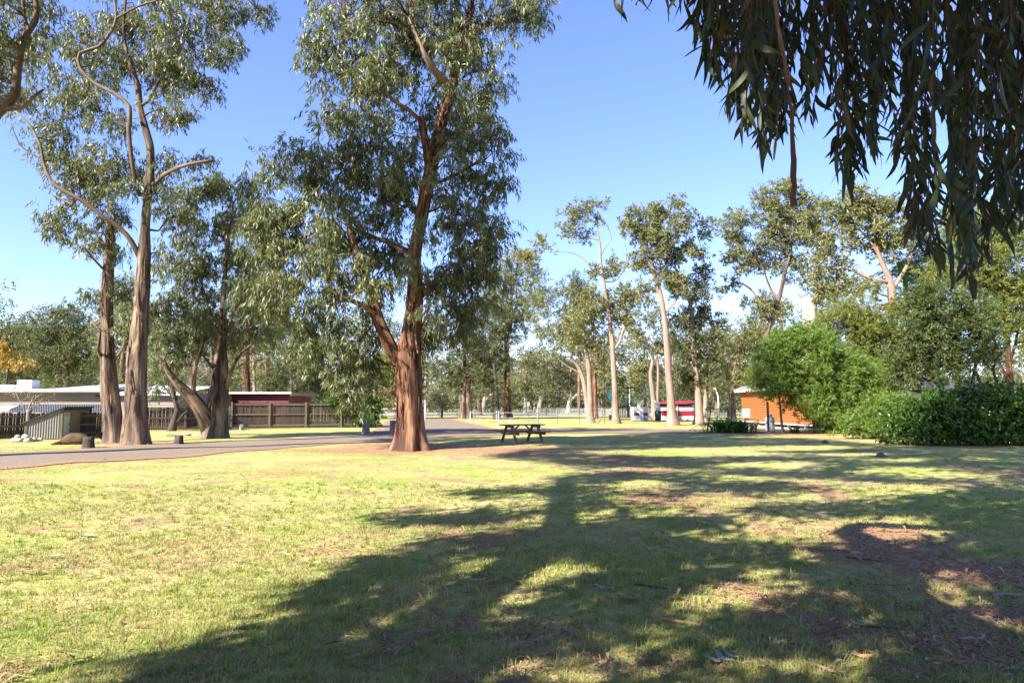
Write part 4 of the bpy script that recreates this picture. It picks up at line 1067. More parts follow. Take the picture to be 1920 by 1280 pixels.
# ------------------------------------------------------------------ bushes on the right
def bushy(label, trunk, lobes, limbs=(), **kw):
    a = dict(name='bush', cat='bush', bark=BARK_DARK, leaf=LEAF_TEATREE, L=0.15, W=0.034, clump=0.45, nleaf=210, dens=1.2, style='bush', sprays=16, seg=9, parts=False, flare=0.2, twig=0.012)
    a.update(kw)
    return tree(label, trunk, lobes, limbs, **a)
bushy('big feathery bright green bush beside the orange cabin', [(1530, 812, 0.14), (1528, 780, 0.12), (1520, 720, 0.08)],
      [(1505, 640, 55, 36), (1550, 655, 44, 40), (1465, 680, 42, 32), (1515, 690, 60, 40), (1450, 715, 30, 24), (1485, 735, 44, 30), (1560, 720, 55, 40), (1530, 760, 50, 32), (1590, 690, 34, 36), (1600, 740, 40, 36), (1560, 790, 44, 22), (1510, 620, 30, 20), (1620, 700, 44, 44), (1635, 755, 44, 34), (1440, 660, 28, 26), (1432, 700, 24, 24), (1480, 640, 30, 26), (1600, 780, 44, 24)],
      stems=[[(1545, 812, 0.1), (1550, 770, 0.08), (1560, 720, 0.05)], [(1560, 813, 0.08), (1570, 780, 0.06)]], leaf=LEAF_BRIGHT, L=0.16, W=0.030, nleaf=230, dens=1.7, seed=51)
bushy('tall yellow-green wattle with brown seed heads behind the bright green bush', [(1640, 815, 0.16), (1635, 740, 0.13), (1625, 660, 0.09)],
      [(1600, 570, 46, 24), (1570, 600, 40, 30), (1630, 600, 50, 34), (1600, 640, 50, 36), (1655, 650, 46, 40), (1625, 690, 50, 36), (1680, 620, 34, 34), (1665, 700, 44, 36), (1650, 745, 44, 32), (1610, 610, 40, 40)],
      leaf=LEAF_YELLOW, D=41, dens=1.7, clump=0.55, seed=52, L=0.17)
bushy('mid-green shrub with drooping fronds between the bright bush and the hedge', [(1640, 822, 0.08), (1640, 800, 0.06), (1642, 780, 0.04)],
      [(1625, 785, 38, 26), (1660, 775, 38, 28), (1640, 808, 40, 14), (1600, 805, 34, 14), (1680, 760, 30, 22)], leaf=LEAF_BRIGHT, dens=1.5, seed=53, nleaf=260)
bushy('large grey-green tea-tree with dark twisted stems behind the hedge', [(1800, 836, 0.15), (1798, 760, 0.13), (1795, 710, 0.11), (1785, 650, 0.08)],
      [(1760, 560, 60, 28), (1720, 600, 46, 34), (1790, 600, 60, 36), (1840, 600, 44, 40), (1740, 645, 52, 34), (1800, 650, 56, 34), (1760, 690, 46, 22), (1710, 660, 36, 34), (1850, 650, 30, 28), (1700, 710, 32, 26), (1730, 560, 40, 24)],
      stems=[[(1812, 836, 0.1), (1820, 740, 0.08), (1830, 680, 0.06)], [(1780, 836, 0.1), (1765, 720, 0.08), (1755, 680, 0.06)], [(1835, 836, 0.09), (1838, 730, 0.07), (1828, 690, 0.05)], [(1855, 836, 0.08), (1870, 730, 0.06), (1862, 690, 0.05), (1880, 660, 0.04)]],
      leaf=LEAF_TEATREE, D=29.5, dens=1.9, seed=54)
bushy('tall olive bush reaching up under the hanging leaves behind the hedge', [(1900, 838, 0.16), (1896, 740, 0.15), (1890, 660, 0.13), (1885, 580, 0.1), (1875, 500, 0.06)],
      [(1840, 480, 46, 36), (1890, 470, 46, 44), (1850, 540, 46, 36), (1905, 540, 44, 44), (1800, 520, 46, 30), (1900, 610, 40, 30), (1940, 560, 46, 60), (1880, 420, 50, 40), (1760, 510, 36, 24), (1870, 585, 34, 26), (1810, 440, 44, 30), (1940, 640, 34, 44)],
      limbs=[[(1890, 690, 0.08), (1905, 640, 0.06), (1910, 600, 0.04)], [(1893, 720, 0.07), (1875, 680, 0.05), (1865, 640, 0.03)]],
      bark=BARK_RED, leaf=LEAF_YELLOW, D=33, dens=1.7, seed=55, L=0.17)
bushy('bright green tree crown filling the gap behind the grey-green tea-tree', [(1745, 815, 0.2), (1745, 700, 0.16), (1745, 600, 0.1)],
      [(1740, 500, 44, 30), (1780, 470, 40, 34), (1720, 540, 40, 26), (1820, 400, 50, 34), (1790, 420, 40, 36), (1700, 500, 30, 24)], leaf=LEAF_BRIGHT, D=46, dens=1.1, L=0.22, W=0.05, clump=0.6, nleaf=160, seed=56)
bushy('clipped glossy-leaved green hedge along the right edge of the lawn', [(1760, 834, 0.06), (1760, 815, 0.05), (1762, 790, 0.03)],
      [(1695, 795, 34, 22), (1690, 820, 32, 12), (1730, 775, 40, 26), (1740, 812, 46, 18), (1785, 765, 44, 26), (1790, 808, 46, 22), (1840, 760, 42, 26), (1840, 805, 46, 26), (1890, 765, 44, 28), (1890, 808, 46, 26), (1945, 770, 46, 30), (1950, 810, 46, 26), (2010, 780, 46, 30), (1720, 800, 40, 24), (1705, 768, 14, 12), (1752, 745, 14, 12), (1772, 738, 10, 12), (1818, 734, 16, 12), (1868, 738, 12, 16), (1925, 742, 18, 14), (1680, 782, 12, 10)],
      stems=[[(1820, 836, 0.05), (1822, 800, 0.04)], [(1890, 838, 0.05), (1888, 800, 0.04)], [(1705, 832, 0.05), (1708, 805, 0.04)], [(1950, 840, 0.05), (1950, 800, 0.04)]],
      name='hedge', cat='hedge', leaf=LEAF_HEDGE, L=0.11, W=0.062, clump=0.36, nleaf=170, dens=2.2, depth=0.95, seed=57)
bushy('thin-stemmed brownish shrub standing in front of the orange cabin wall', [(1468, 811, 0.08), (1464, 780, 0.065), (1461, 745, 0.05), (1452, 715, 0.03)],
      [(1430, 710, 30, 14), (1440, 735, 22, 14), (1415, 725, 20, 14), (1470, 700, 20, 14), (1404, 722, 20, 8), (1425, 722, 26, 10), (1450, 722, 26, 14)], leaf=LEAF_YELLOW, bark=BARK_GREY, dens=0.8, nleaf=110, clump=0.4, seed=58, limbs=[[(1462, 760, 0.03), (1450, 735, 0.02), (1435, 715, 0.012)]])
# ------------------------------------------------------------------ far woodland closing the view
rw = np.random.default_rng(77)
def woodland():
    cs, rs, tb = [], [], MB()
    for k in range(230):
        Y = rw.uniform(140, 240)
        X = rw.uniform(-1.0, 1.0) * Y * 0.95
        px = 960 + 1280 * X / Y
        top = 12.5 + rw.uniform(-3, 3.5)
        if px < 760: top += 9 + 4 * rw.random()
        if px > 1240: top += 3 + 3 * rw.random()
        w = rw.uniform(3, 5.5)
        for j in range(int(7 + top * 0.5)):
            z = top * (0.12 + 0.88 * rw.random() ** 0.8)
            ww = w * (0.6 + 0.4 * math.sin(math.pi * min(1, z / top)))
            cs.append((X + rw.normal(0, ww * 0.45), Y + rw.normal(0, ww * 0.4), z)); rs.append(rw.uniform(1.1, 2.0))
        if k % 2 == 0:
            lean = rw.normal(0, 1.0)
            tb.tube([(X, Y - 2, -0.1), (X + lean * 0.4, Y - 2, top * 0.4), (X + lean, Y - 2, top * 0.85)], [0.3, 0.22, 0.1], 6)
            tb.tube([(X + lean * 0.3, Y - 2, top * 0.3), (X + lean * 0.3 + rw.normal(0, 2), Y - 2.5, top * 0.6)], [0.16, 0.06], 5)
    # undergrowth at the foot
    for k in range(1100):
        Y = rw.uniform(134, 150); X = rw.uniform(-0.95, 0.95) * Y
        cs.append((X, Y, rw.uniform(0.3, 4.6))); rs.append(rw.uniform(0.9, 1.7))
    V, F, tone = clump_leaves(np.array(cs), np.array(rs), 48, 0.66, 0.28, rw, 'tuft', 12)
    w = tag(link('woodland', make_mesh('woodland', V, F, LEAF_WOOD, True, face_attr={'rnd': tone})), 'far scrubby woodland closing the view beyond the sealed road', 'woodland', kind='stuff')
    tag(tb.build('woodland_trunks', BARK_GREY, w, True), kind='stuff')
woodland()
HILL = mat_plain('wooded_hillside', (0.030, 0.036, 0.022), 0.95, 0.05, 0.55, 0.08)
hx = np.linspace(-700, 700, 141); hy = np.linspace(238, 700, 40)
HX, HY = np.meshgrid(hx, hy)
HZ = (14 + 4 * np.sin(HX / 60) + 2.5 * np.sin(HX / 17 + 1) + 8 * (HX < -60) * np.clip((-HX - 60) / 60, 0, 1)) * np.clip((HY - 238) / 70, 0, 1) - 0.3
hv = np.stack([HX, HY, HZ], -1).reshape(-1, 3)
hi = (np.arange(39)[:, None] * 141 + np.arange(140)[None, :]).ravel()
tag(link('hill', make_mesh('hill', hv, np.stack([hi, hi + 1, hi + 142, hi + 141], 1), HILL, True)), kind='structure')
# grey half-bare trees in front of the woodland
GREYT = 'grey half-bare trees beyond the sealed road'
for k, (x, yb, lab) in enumerate([(1010, 772, 'grey twiggy half-bare tree with pale crossing branches beyond the sealed road, behind the farm gate'),
                                  (1065, 772, 'spreading low tree with white forked bare branches beyond the sealed road'),
                                  (905, 772, 'scrubby grey-green tree beyond the road, left of the sunlit orange-brown trunk')]):
    far(lab, [(x, yb, 0.55), (x + 3, 755, 0.45), (x + 6, 735, 0.3)],
        [(x - 22, 715, 30, 16), (x + 20, 700, 34, 20), (x - 4, 690, 34, 18), (x + 34, 725, 24, 12)],
        limbs=[[(x + 3, 752, 0.34), (x + 22, 735, 0.28), (x + 44, 720, 0.18), (x + 58, 712, 0.08)], [(x + 4, 745, 0.3), (x - 12, 728, 0.24), (x - 30, 716, 0.14)], [(x + 6, 735, 0.26), (x + 2, 712, 0.18), (x + 8, 690, 0.1)], [(x + 22, 735, 0.2), (x + 26, 715, 0.14), (x + 40, 700, 0.08)]],
        D=134, leaf=LEAF_DRYTWIG if k < 2 else LEAF_FAR2, bark=BARK_DEAD if k == 1 else BARK_GREY, L=0.5, W=0.13, clump=1.4, nleaf=90, dens=0.9, seed=90 + k, clear=0, group=GREYT, style='tuft')
# ------------------------------------------------------------------ built things: materials
WOOD_FENCE = mat_plain('weathered_fence_timber', (0.080, 0.062, 0.047), 0.9, 0.15, 0.45, 2.5, stretch=(6, 6, 0.7), dirt=(0.05, 0.042, 0.035))
WOOD_POST = mat_plain('grey_green_post_timber', (0.145, 0.125, 0.090), 0.9, 0.15, 0.35, 3.0, stretch=(6, 6, 0.7))
IRON_GREY = mat_plain('grey_corrugated_iron', (0.20, 0.19, 0.165), 0.6, 0.35, 0.2, 1.5, dirt=(0.13, 0.11, 0.08))
IRON_BLUE = mat_plain('blue_grey_corrugated_iron', (0.062, 0.068, 0.082), 0.75, 0.2, 0.25, 1.2, dirt=(0.09, 0.075, 0.06))
IRON_OCHRE = mat_plain('ochre_painted_sheet', (0.20, 0.14, 0.055), 0.6, 0.3, 0.2, 2.0)
WHITE = mat_plain('white_paint', (0.60, 0.60, 0.585), 0.55, 0.3, 0.06, 2.0, dirt=(0.42, 0.41, 0.38))
CREAM = mat_plain('cream_wall_paint', (0.235, 0.19, 0.15), 0.75, 0.2, 0.08, 0.8)
CREAM_ROOF = mat_plain('pale_roof_sheet', (0.42, 0.43, 0.44), 0.5, 0.3, 0.1, 0.6)
MAROON = mat_plain('maroon_wall_paint', (0.13, 0.020, 0.028), 0.6, 0.3, 0.15, 1.0)
DOORMINT = mat_plain('pale_green_door_paint', (0.36, 0.38, 0.31), 0.6, 0.3, 0.08, 2.0)
NOTICE = mat_plain('faded_orange_notice', (0.50, 0.20, 0.09), 0.6, 0.3, 0.15, 9.0)
DARKGREY = mat_plain('dark_grey_metal', (0.05, 0.052, 0.055), 0.5, 0.4, 0.2, 3.0)
BLACK = mat_plain('black_metal', (0.02, 0.02, 0.022), 0.5, 0.4, 0.2, 3.0)
GALV = mat_plain('galvanised_steel', (0.36, 0.37, 0.375), 0.4, 0.5, 0.12, 3.0, metal=0.3)
TABLE = mat_plain('weathered_table_timber', (0.19, 0.128, 0.072), 0.8, 0.25, 0.35, 3.0, stretch=(0.6, 7, 7), dirt=(0.14, 0.105, 0.075))
LOGORANGE = mat_plain('orange_stained_log_board', (0.335, 0.110, 0.030), 0.5, 0.4, 0.2, 2.0, stretch=(5, 0.5, 5))
BLUE_ROOF = mat_plain('dark_blue_grey_roof', (0.022, 0.030, 0.042), 1.0, 0.0, 0.2, 1.0)
RED = mat_plain('red_paint', (0.24, 0.018, 0.024), 0.5, 0.3, 0.12, 2.0)
TEAL = mat_plain('teal_sign_paint', (0.05, 0.38, 0.45), 0.5, 0.3, 0.08, 2.0)
DGREEN = mat_plain('dark_green_steel', (0.02, 0.065, 0.05), 0.5, 0.4, 0.15, 2.0)
STONE = mat_plain('pale_field_stone', (0.40, 0.36, 0.31), 0.9, 0.15, 0.3, 6.0)
SLATE = mat_plain('blue_grey_stone', (0.085, 0.09, 0.115), 0.8, 0.2, 0.25, 6.0)
GLASS_D = mat_plain('dark_window_glass', (0.02, 0.026, 0.032), 0.08, 0.6, 0.1, 1.0, bump_s=0.0)
CONCRETE = mat_plain('pale_concrete', (0.42, 0.40, 0.37), 0.9, 0.15, 0.15, 2.0)
BROWNLOG = mat_plain('brown_log_wood', (0.10, 0.062, 0.038), 0.9, 0.15, 0.5, 3.0, dirt=(0.07, 0.05, 0.035))
SOIL_LIGHT = mat_plain('sun_bleached_bark', (0.33, 0.28, 0.225), 0.8, 0.15, 0.2, 12.0)
BARK_ORANGE = mat_plain('orange_brown_bark_piece', (0.36, 0.185, 0.09), 0.8, 0.15, 0.25, 12.0)
BARK_PINK = mat_plain('pinkish_bark_piece', (0.29, 0.18, 0.135), 0.8, 0.15, 0.25, 12.0)
BARK_BLUE = mat_plain('silvery_bark_piece', (0.28, 0.30, 0.30), 0.8, 0.15, 0.2, 12.0)
STICK = mat_plain('dark_stick', (0.09, 0.062, 0.045), 0.9, 0.1, 0.3, 12.0)

# ------------------------------------------------------------------ fences
def paling_fence(label, a, b, h, rails=(0.25, 0.72, 1.2), post_h=None, bay=2.4, pal=0.10, group='paling fences on the far side of the road'):
    a = np.array((a[0], a[1], 0.0)); b = np.array((b[0], b[1], 0.0))
    ln = float(np.linalg.norm(b - a)); d = (b - a) / ln
    ang = math.atan2(d[1], d[0])
    root = thing('paling_fence', tuple(a), label, 'fence', group, ang)
    nb = max(1, round(ln / bay)); bw = ln / nb
    pm = [MB().prism([(-0.045, -0.012), (0.045, -0.012), (0.045, 0.008), (-0.045, 0.008)], 2, 0.03, h + dz).build('paling', WOOD_FENCE, root).data for dz in (0.0, -0.02, 0.015)]
    for o in list(root.children): bpy.data.objects.remove(o)
    r = random.Random(int(ln * 100))
    for i in range(int(ln / pal)):
        link('paling', r.choice(pm), root, (0.05 + i * pal, r.uniform(-0.004, 0.004), 0.0)).rotation_euler = (r.uniform(-0.01, 0.01), r.uniform(-0.012, 0.012), 0)
    ph = (post_h or h + 0.05)
    po = MB().box((-0.06, -0.13, -0.15), (0.06, -0.016, ph), 0.01).build('post', WOOD_POST, root).data
    bpy.data.objects.remove(root.children[-1])
    for i in range(nb + 1):
        link('post', po, root, (i * bw, 0, 0))
    ra = MB().box((0.06, -0.062, -0.045), (bw - 0.06, -0.014, 0.045), 0.006).build('rail', WOOD_POST, root).data
    bpy.data.objects.remove(root.children[-1])
    for i in range(nb):
        for z in rails:
            link('rail', ra, root, (i * bw, 0, z * h))
    return root
paling_fence('low grey paling fence behind the corrugated shed and the sapling', G(-150, 829), G(198, 817), 1.2, (0.14, 0.5, 0.86), group=None)
paling_fence('brown paling fence behind the twin-stemmed tree, below the cream house', G(258, 807), G(430, 804), 1.42, (0.12, 0.52, 0.9), group=None)
paling_fence('tall dark paling fence with three rails below the maroon building, ending at the green bush', G(433, 804), G(702, 800.5), 1.70, (0.12, 0.55, 0.93), group=None)

# ------------------------------------------------------------------ corrugated shed
c0 = G(111, 823.5)
root = thing('shed', tuple(c0), 'small lean-to shed with grey corrugated side and pale green door beside the paling fence', 'shed', None, math.atan2(-0.255, -0.967))
# local: x along the lit wall away from the corner, y towards the viewer is negative of the side wall direction
def corrugated(n, length, depth):
    return [(length * i / (2 * n), depth if i % 2 else 0.0) for i in range(2 * n + 1)]
mb = MB(); pr = corrugated(13, 1.36, 0.03)
V, F = [], []
for i, (x, y) in enumerate(pr):
    top = 1.38 - 0.60 * x / 1.36
    V += [(x, y, 0.02), (x, y, top)]
    if i:
        k = 2 * (i - 1); F.append((k, k + 2, k + 3, k + 1))
mb.add(V, F); mb.build('wall', IRON_GREY, root)
L2 = 3.9
mb = MB(); V, F = [], []
for i in range(25):
    z = 0.06 + 1.28 * i / 24
    x = -0.035 if i % 2 else -0.005
    V += [(x, -0.05, z), (x, -L2, z)]
    if i:
        k = 2 * (i - 1); F.append((k, k + 2, k + 3, k + 1))
mb.add(V, F); mb.build('wall', IRON_OCHRE, root)['label'] = 'ochre wall with horizontal ribs'
MB().box((0.0, -L2, 0.02), (1.30, -L2 + 0.03, 0.78)).build('rear_wall', IRON_GREY, root)
for x, y, h in ((-0.05, -0.02, 1.40), (-0.05, -L2, 1.40), (1.36, 0.0, 0.80)):
    MB().box((x - 0.05, y - 0.05, -0.05), (x + 0.05, y + 0.05, h), 0.01).build('post', WOOD_POST, root)
V = [(-0.18, 0.12, 1.47), (1.55, 0.12, 0.71), (1.55, -L2 - 0.15, 0.71), (-0.18, -L2 - 0.15, 1.47)]
V = V + [(x, y, z + 0.035) for x, y, z in V]
MB().add(V, [(3, 2, 1, 0), (4, 5, 6, 7), (0, 1, 5, 4), (1, 2, 6, 5), (2, 3, 7, 6), (3, 0, 4, 7)]).build('roof', IRON_BLUE, root)
dr = MB().box((-0.075, -0.95, 0.06), (-0.04, -0.22, 1.24), 0.006).build('door', DOORMINT, root)
MB().box((-0.083, -0.82, 1.08), (-0.076, -0.34, 1.2)).build('notice', NOTICE, dr)
MB().box((-0.10, -0.90, 0.62), (-0.076, -0.86, 0.74), 0.005).build('handle', DARKGREY, dr)

# ------------------------------------------------------------------ cream house with its lean-to roof
D1 = 47.0
hb = P(-330, 760, D1); hx0 = hb[0]; hx1 = P(334, 760, D1)[0]; xm = P(205, 760, D1)[0]
root = thing('cream_house', (hx0, D1, 0), 'long low cream house with white fascia and pale roof behind the paling fence', 'house')
def rel(x): return x - hx0
nb = 14
for i in range(nb):                                                  # weatherboards
    z0 = 0.1 + i * 0.165
    MB().add([(0, -0.03, z0), (rel(hx1), -0.03, z0), (rel(hx1), 0.0, z0 + 0.17), (0, 0.0, z0 + 0.17), (0, 0.06, z0), (rel(hx1), 0.06, z0), (rel(hx1), 0.06, z0 + 0.17), (0, 0.06, z0 + 0.17)],
             [(0, 1, 2, 3), (0, 4, 5, 1), (3, 2, 6, 7), (1, 5, 6, 2), (0, 3, 7, 4)]).build('board', CREAM, root)
MB().box((0, 0.06, 0), (rel(hx1), 9.0, 2.40)).build('wall', CREAM, root)
MB().box((-0.3, -0.55, 2.40), (rel(xm), 9.3, 2.50)).build('eave', WHITE, root)
MB().box((-0.3, -0.62, 2.46), (rel(xm), -0.552, 2.64), 0.01).build('fascia', WHITE, root)
MB().box((rel(xm) + 0.02, -0.40, 2.20), (rel(hx1) + 0.3, -0.34, 2.34), 0.01).build('fascia', WHITE, root)
MB().add([(rel(xm) + 0.02, -0.38, 2.35), (rel(hx1) + 0.3, -0.38, 2.35), (rel(hx1) + 0.3, 6, 3.05), (rel(xm) + 0.02, 6, 3.05)], [(0, 1, 2, 3)]).build('roof', CREAM_ROOF, root)
xa = rel(P(92, 730, D1)[0])
rv = [(-0.3, -0.6, 2.645), (rel(xm), -0.6, 2.645), (rel(xm), 9.0, 2.645), (-0.3, 9.0, 2.645), (-0.3, 4.2, 2.72), (xa - 0.2, 4.2, 2.72), (xa + 1.4, 4.2, 3.08), (rel(xm) - 0.1, 4.2, 3.12), (xa + 0.2, -0.6, 2.645), (xa + 0.2, 9.0, 2.645)]
MB().add(rv, [(0, 8, 5, 4), (8, 1, 7, 6), (8, 6, 5), (1, 2, 7), (4, 5, 9, 3), (9, 5, 6), (9, 6, 7, 2)]).build('roof', CREAM_ROOF, root)
MB().box((rel(P(180, 740, D1)[0]), -0.12, 2.12), (rel(P(185, 740, D1)[0]), -0.032, 2.24), 0.01).build('wall_lamp', DARKGREY, root)
def aircon(x0, x1, y0, y1, lab):
    D = D1 + 0.9
    a = P(x0, y1, D); b = P(x1, y0, D)
    h = b[2] - 2.70; w = b[0] - a[0]
    t = thing('air_conditioner', (a[0], D, 2.66), lab, 'air conditioner', 'air conditioners on the cream house roof')
    MB().box((0, 0, 0.05), (w, 0.8, h), 0.03).build('casing', WHITE, t)
    g = MB().box((0.08, -0.02, 0.12), (w - 0.08, -0.004, h - 0.1)).build('grille', GLASS_D if w < 0.85 else GALV, t)
    k = MB()
    for i in range(1, 4):
        k.box((0.08, -0.035, 0.12 + (h - 0.22) * i / 4 - 0.012), (w - 0.08, -0.021, 0.12 + (h - 0.22) * i / 4 + 0.012))
    k.build('louvre', WHITE, g)
    k = MB()
    for i in (1, 2):
        k.box((w * i / 3 - 0.015, -0.05, 0.1), (w * i / 3 + 0.015, -0.036, h - 0.08))
    k.build('louvre', WHITE, g)
    for x in (0.05, w - 0.12):
        MB().box((x, 0.1, -0.02), (x + 0.07, 0.7, 0.05)).build('foot', DARKGREY, t)
aircon(-2, 26, 720, 733, 'lower white air conditioner with a dark grille on the cream house roof')
aircon(31, 60, 711, 733, 'taller square white air conditioner with a barred front on the cream house roof')
def sheet_roof(name, label, cat, quad, th, mat, ribs, post_mat=WOOD_POST):
    q = [np.array(p, float) for p in quad]                           # near-left, near-right, far-right, far-left
    t = thing(name, (q[0][0], q[0][1], 0), label, cat)
    V, F = [], []
    n = ribs * 2
    for i in range(n + 1):
        f = i / n; dz = 0.03 if i % 2 else 0.0
        a = q[0] + (q[1] - q[0]) * f; b = q[3] + (q[2] - q[3]) * f
        V += [(a[0] - q[0][0], a[1] - q[0][1], a[2] + dz), (b[0] - q[0][0], b[1] - q[0][1], b[2] + dz)]
        if i: k = 2 * (i - 1); F.append((k, k + 2, k + 3, k + 1))
    MB().add(V, F).build('roof', mat, t)
    for p in q:
        MB().box((p[0] - q[0][0] - 0.05, p[1] - q[0][1] - 0.05, -0.1), (p[0] - q[0][0] + 0.05, p[1] - q[0][1] + 0.05, p[2] - 0.02)).build('post', post_mat, t)
    return t
sheet_roof('carport', 'blue-grey corrugated lean-to roof over the yard between the cream house and the low fence', 'carport',
           [P(20, 773, 35), P(198, 772, 36), P(200, 758, 44.5), P(20, 758, 44.5)], 0.03, IRON_BLUE, 40)
sheet_roof('carport', 'short white translucent lean-to roof at the picture edge above the low fence', 'carport',
           [P(-80, 774, 34), P(6, 772, 34.5), P(36, 760, 42), P(-80, 761, 42)], 0.03, WHITE, 14)
sheet_roof('garden_shelter', 'pale metal skillion roof seen between the stems of the twin-stemmed tree', 'shelter',
           [P(318, 768, 49), P(428, 768, 49), P(428, 748, 56), P(318, 750, 56)], 0.03, CREAM_ROOF, 26)
# maroon building
D2 = 56.0
x0 = P(428, 760, D2)[0]; x1 = P(541, 760, D2)[0]
root = thing('maroon_building', (x0, D2, 0), 'low maroon building with a white roof edge behind the dark paling fence', 'building')
W = x1 - x0
for i in range(15):
    z0 = 0.05 + i * 0.16
    MB().add([(0, -0.025, z0), (W, -0.025, z0), (W, 0, z0 + 0.165), (0, 0, z0 + 0.165), (0, 0.05, z0), (W, 0.05, z0), (W, 0.05, z0 + 0.165), (0, 0.05, z0 + 0.165)],
             [(0, 1, 2, 3), (0, 4, 5, 1), (3, 2, 6, 7), (1, 5, 6, 2), (0, 3, 7, 4)]).build('board', MAROON, root)
MB().box((0, 0.05, 0), (W, 6, 2.44)).build('wall', MAROON, root)
MB().box((-0.3, -0.5, 2.45), (W + 0.35, -0.42, 2.60), 0.01).build('fascia', WHITE, root)
MB().box((W + 0.25, -0.41, 2.30), (W + 0.35, 6.4, 2.58), 0.01).build('fascia', CREAM, root)
MB().add([(-0.3, -0.42, 2.605), (W + 0.25, -0.42, 2.605), (W + 0.25, 6.4, 2.72), (-0.3, 6.4, 2.72), (-0.3, -0.42, 2.5), (W + 0.25, -0.42, 2.5), (W + 0.25, 6.4, 2.5), (-0.3, 6.4, 2.5)],
         [(0, 1, 2, 3), (7, 6, 5, 4), (0, 4, 5, 1), (1, 5, 6, 2), (2, 6, 7, 3), (3, 7, 4, 0)]).build('roof', IRON_GREY, root)
# ------------------------------------------------------------------ orange log cabin
ca = np.array((18.45, 55.0)); cb = np.array((19.15, 42.0))
d = (cb - ca) / np.linalg.norm(cb - ca); LC = float(np.linalg.norm(cb - ca))
root = thing('log_cabin', (ca[0], ca[1], 0), 'orange stained log cabin with a white roof edge half hidden by the bright green bush', 'cabin', None, math.atan2(d[1], d[0]))
# local x runs towards the viewer along the wall, local y into the cabin (away from the lit side)
nbd = 13; z0c = 0.32; bh = 0.175
prof = [(0.0, 0.0), (-0.030, 0.02), (-0.042, 0.06), (-0.042, 0.115), (-0.030, 0.155), (0.0, 0.172), (0.05, 0.172), (0.05, 0.0)]
bm_ = MB().prism([(y, z) for y, z in prof], 0, 0, LC).build('board', LOGORANGE, root).data
bpy.data.objects.remove(root.children[-1])
for i in range(nbd):
    link('board', bm_, root, (0, 0, z0c + i * bh))
be = MB().prism([(-y, z) for y, z in prof], 1, 0.051, 5.0).build('board', LOGORANGE, root).data
bpy.data.objects.remove(root.children[-1])
for i in range(nbd):
    link('board', be, root, (LC - 0.052, 0, z0c + i * bh))
MB().box((0.02, 0.055, 0.3), (LC - 0.06, 5.0, 2.55)).build('wall', LOGORANGE, root)
for x in np.linspace(0.3, LC - 0.3, 6):
    MB().box((x - 0.1, 0.08, -0.1), (x + 0.1, 0.28, 0.30)).build('stump', CONCRETE, root)
MB().box((0.0, -0.02, 0.20), (LC, 0.045, 0.315), 0.01).build('sill', CONCRETE, root)
ov = 0.42
MB().box((-0.45, -ov - 0.03, 2.56), (LC + 0.45, -ov, 2.75), 0.01).build('fascia', WHITE, root)
rf = [(-0.45, -ov, 2.74), (LC + 0.45, -ov, 2.74), (LC + 0.45, 2.5, 3.7), (-0.45, 2.5, 3.7), (LC + 0.45, 5.4, 2.74), (-0.45, 5.4, 2.74)]
MB().add(rf + [(x, y, z + 0.05) for x, y, z in rf], [(0, 3, 2, 1), (3, 5, 4, 2), (6, 7, 8, 9), (9, 8, 10, 11), (0, 1, 7, 6), (5, 11, 10, 4), (0, 6, 9, 3), (3, 9, 11, 5), (1, 2, 8, 7), (2, 4, 10, 8)]).build('roof', IRON_GREY, root)
for x in (-0.49, LC + 0.451):
    MB().add([(x, -ov, 2.56), (x, 2.5, 3.52), (x, 2.5, 3.76), (x, -ov, 2.80), (x + 0.035, -ov, 2.56), (x + 0.035, 2.5, 3.52), (x + 0.035, 2.5, 3.76), (x + 0.035, -ov, 2.80)],
             [(0, 1, 2, 3), (7, 6, 5, 4), (0, 4, 5, 1), (3, 2, 6, 7), (0, 3, 7, 4), (1, 5, 6, 2)]).build('barge_board', WHITE, root)
mbx = MB().box((0.55, -0.20, 0.55), (1.6, -0.045, 1.25), 0.02).build('meter_box', WHITE, root)
MB().box((0.60, -0.215, 0.6), (1.55, -0.201, 1.2), 0.005).build('door', WHITE, mbx)
MB().box((0.1, -1.1, -0.02), (LC, -0.15, 0.05)).build('path_edge', CONCRETE, root)
# gas bottle and dark post in front of it
def lathe(mb, prof_, seg=20, c=(0, 0)):
    V, F = [], []
    for r, z in prof_:
        for k in range(seg):
            a = 2 * math.pi * k / seg
            V.append((c[0] + r * math.cos(a), c[1] + r * math.sin(a), z))
    for i in range(len(prof_) - 1):
        for k in range(seg):
            F.append((i * seg + k, i * seg + (k + 1) % seg, (i + 1) * seg + (k + 1) % seg, (i + 1) * seg + k))
    return mb.add(V, F)
g = G(1444, 808.5)
t = thing('gas_bottle', tuple(g), 'stout white gas bottle standing in front of the orange cabin wall', 'gas bottle')
lathe(MB(), [(0.0, 0.02), (0.24, 0.02), (0.265, 0.08), (0.27, 0.10), (0.27, 0.72), (0.25, 0.80), (0.18, 0.87), (0.08, 0.90), (0.0, 0.90)]).build('body', WHITE, t, True)
lathe(MB(), [(0.14, 0.86), (0.15, 1.02), (0.135, 1.02), (0.125, 0.86)]).build('collar', WHITE, t, True)
lathe(MB(), [(0.0, 0.9), (0.03, 0.9), (0.03, 0.97), (0.05, 0.98), (0.05, 1.0), (0.0, 1.0)], 10).build('valve', GALV, t, True)
g = G(1441, 811)
t = thing('post', tuple(g), 'dark thin post with a small pale footing in front of the white gas bottle', 'post')
MB().box((-0.05, -0.05, 0.0), (0.05, 0.05, 1.72), 0.01).build('shaft', DARKGREY, t)
MB().box((-0.14, -0.14, -0.02), (0.14, 0.14, 0.05), 0.01).build('footing', CONCRETE, t)
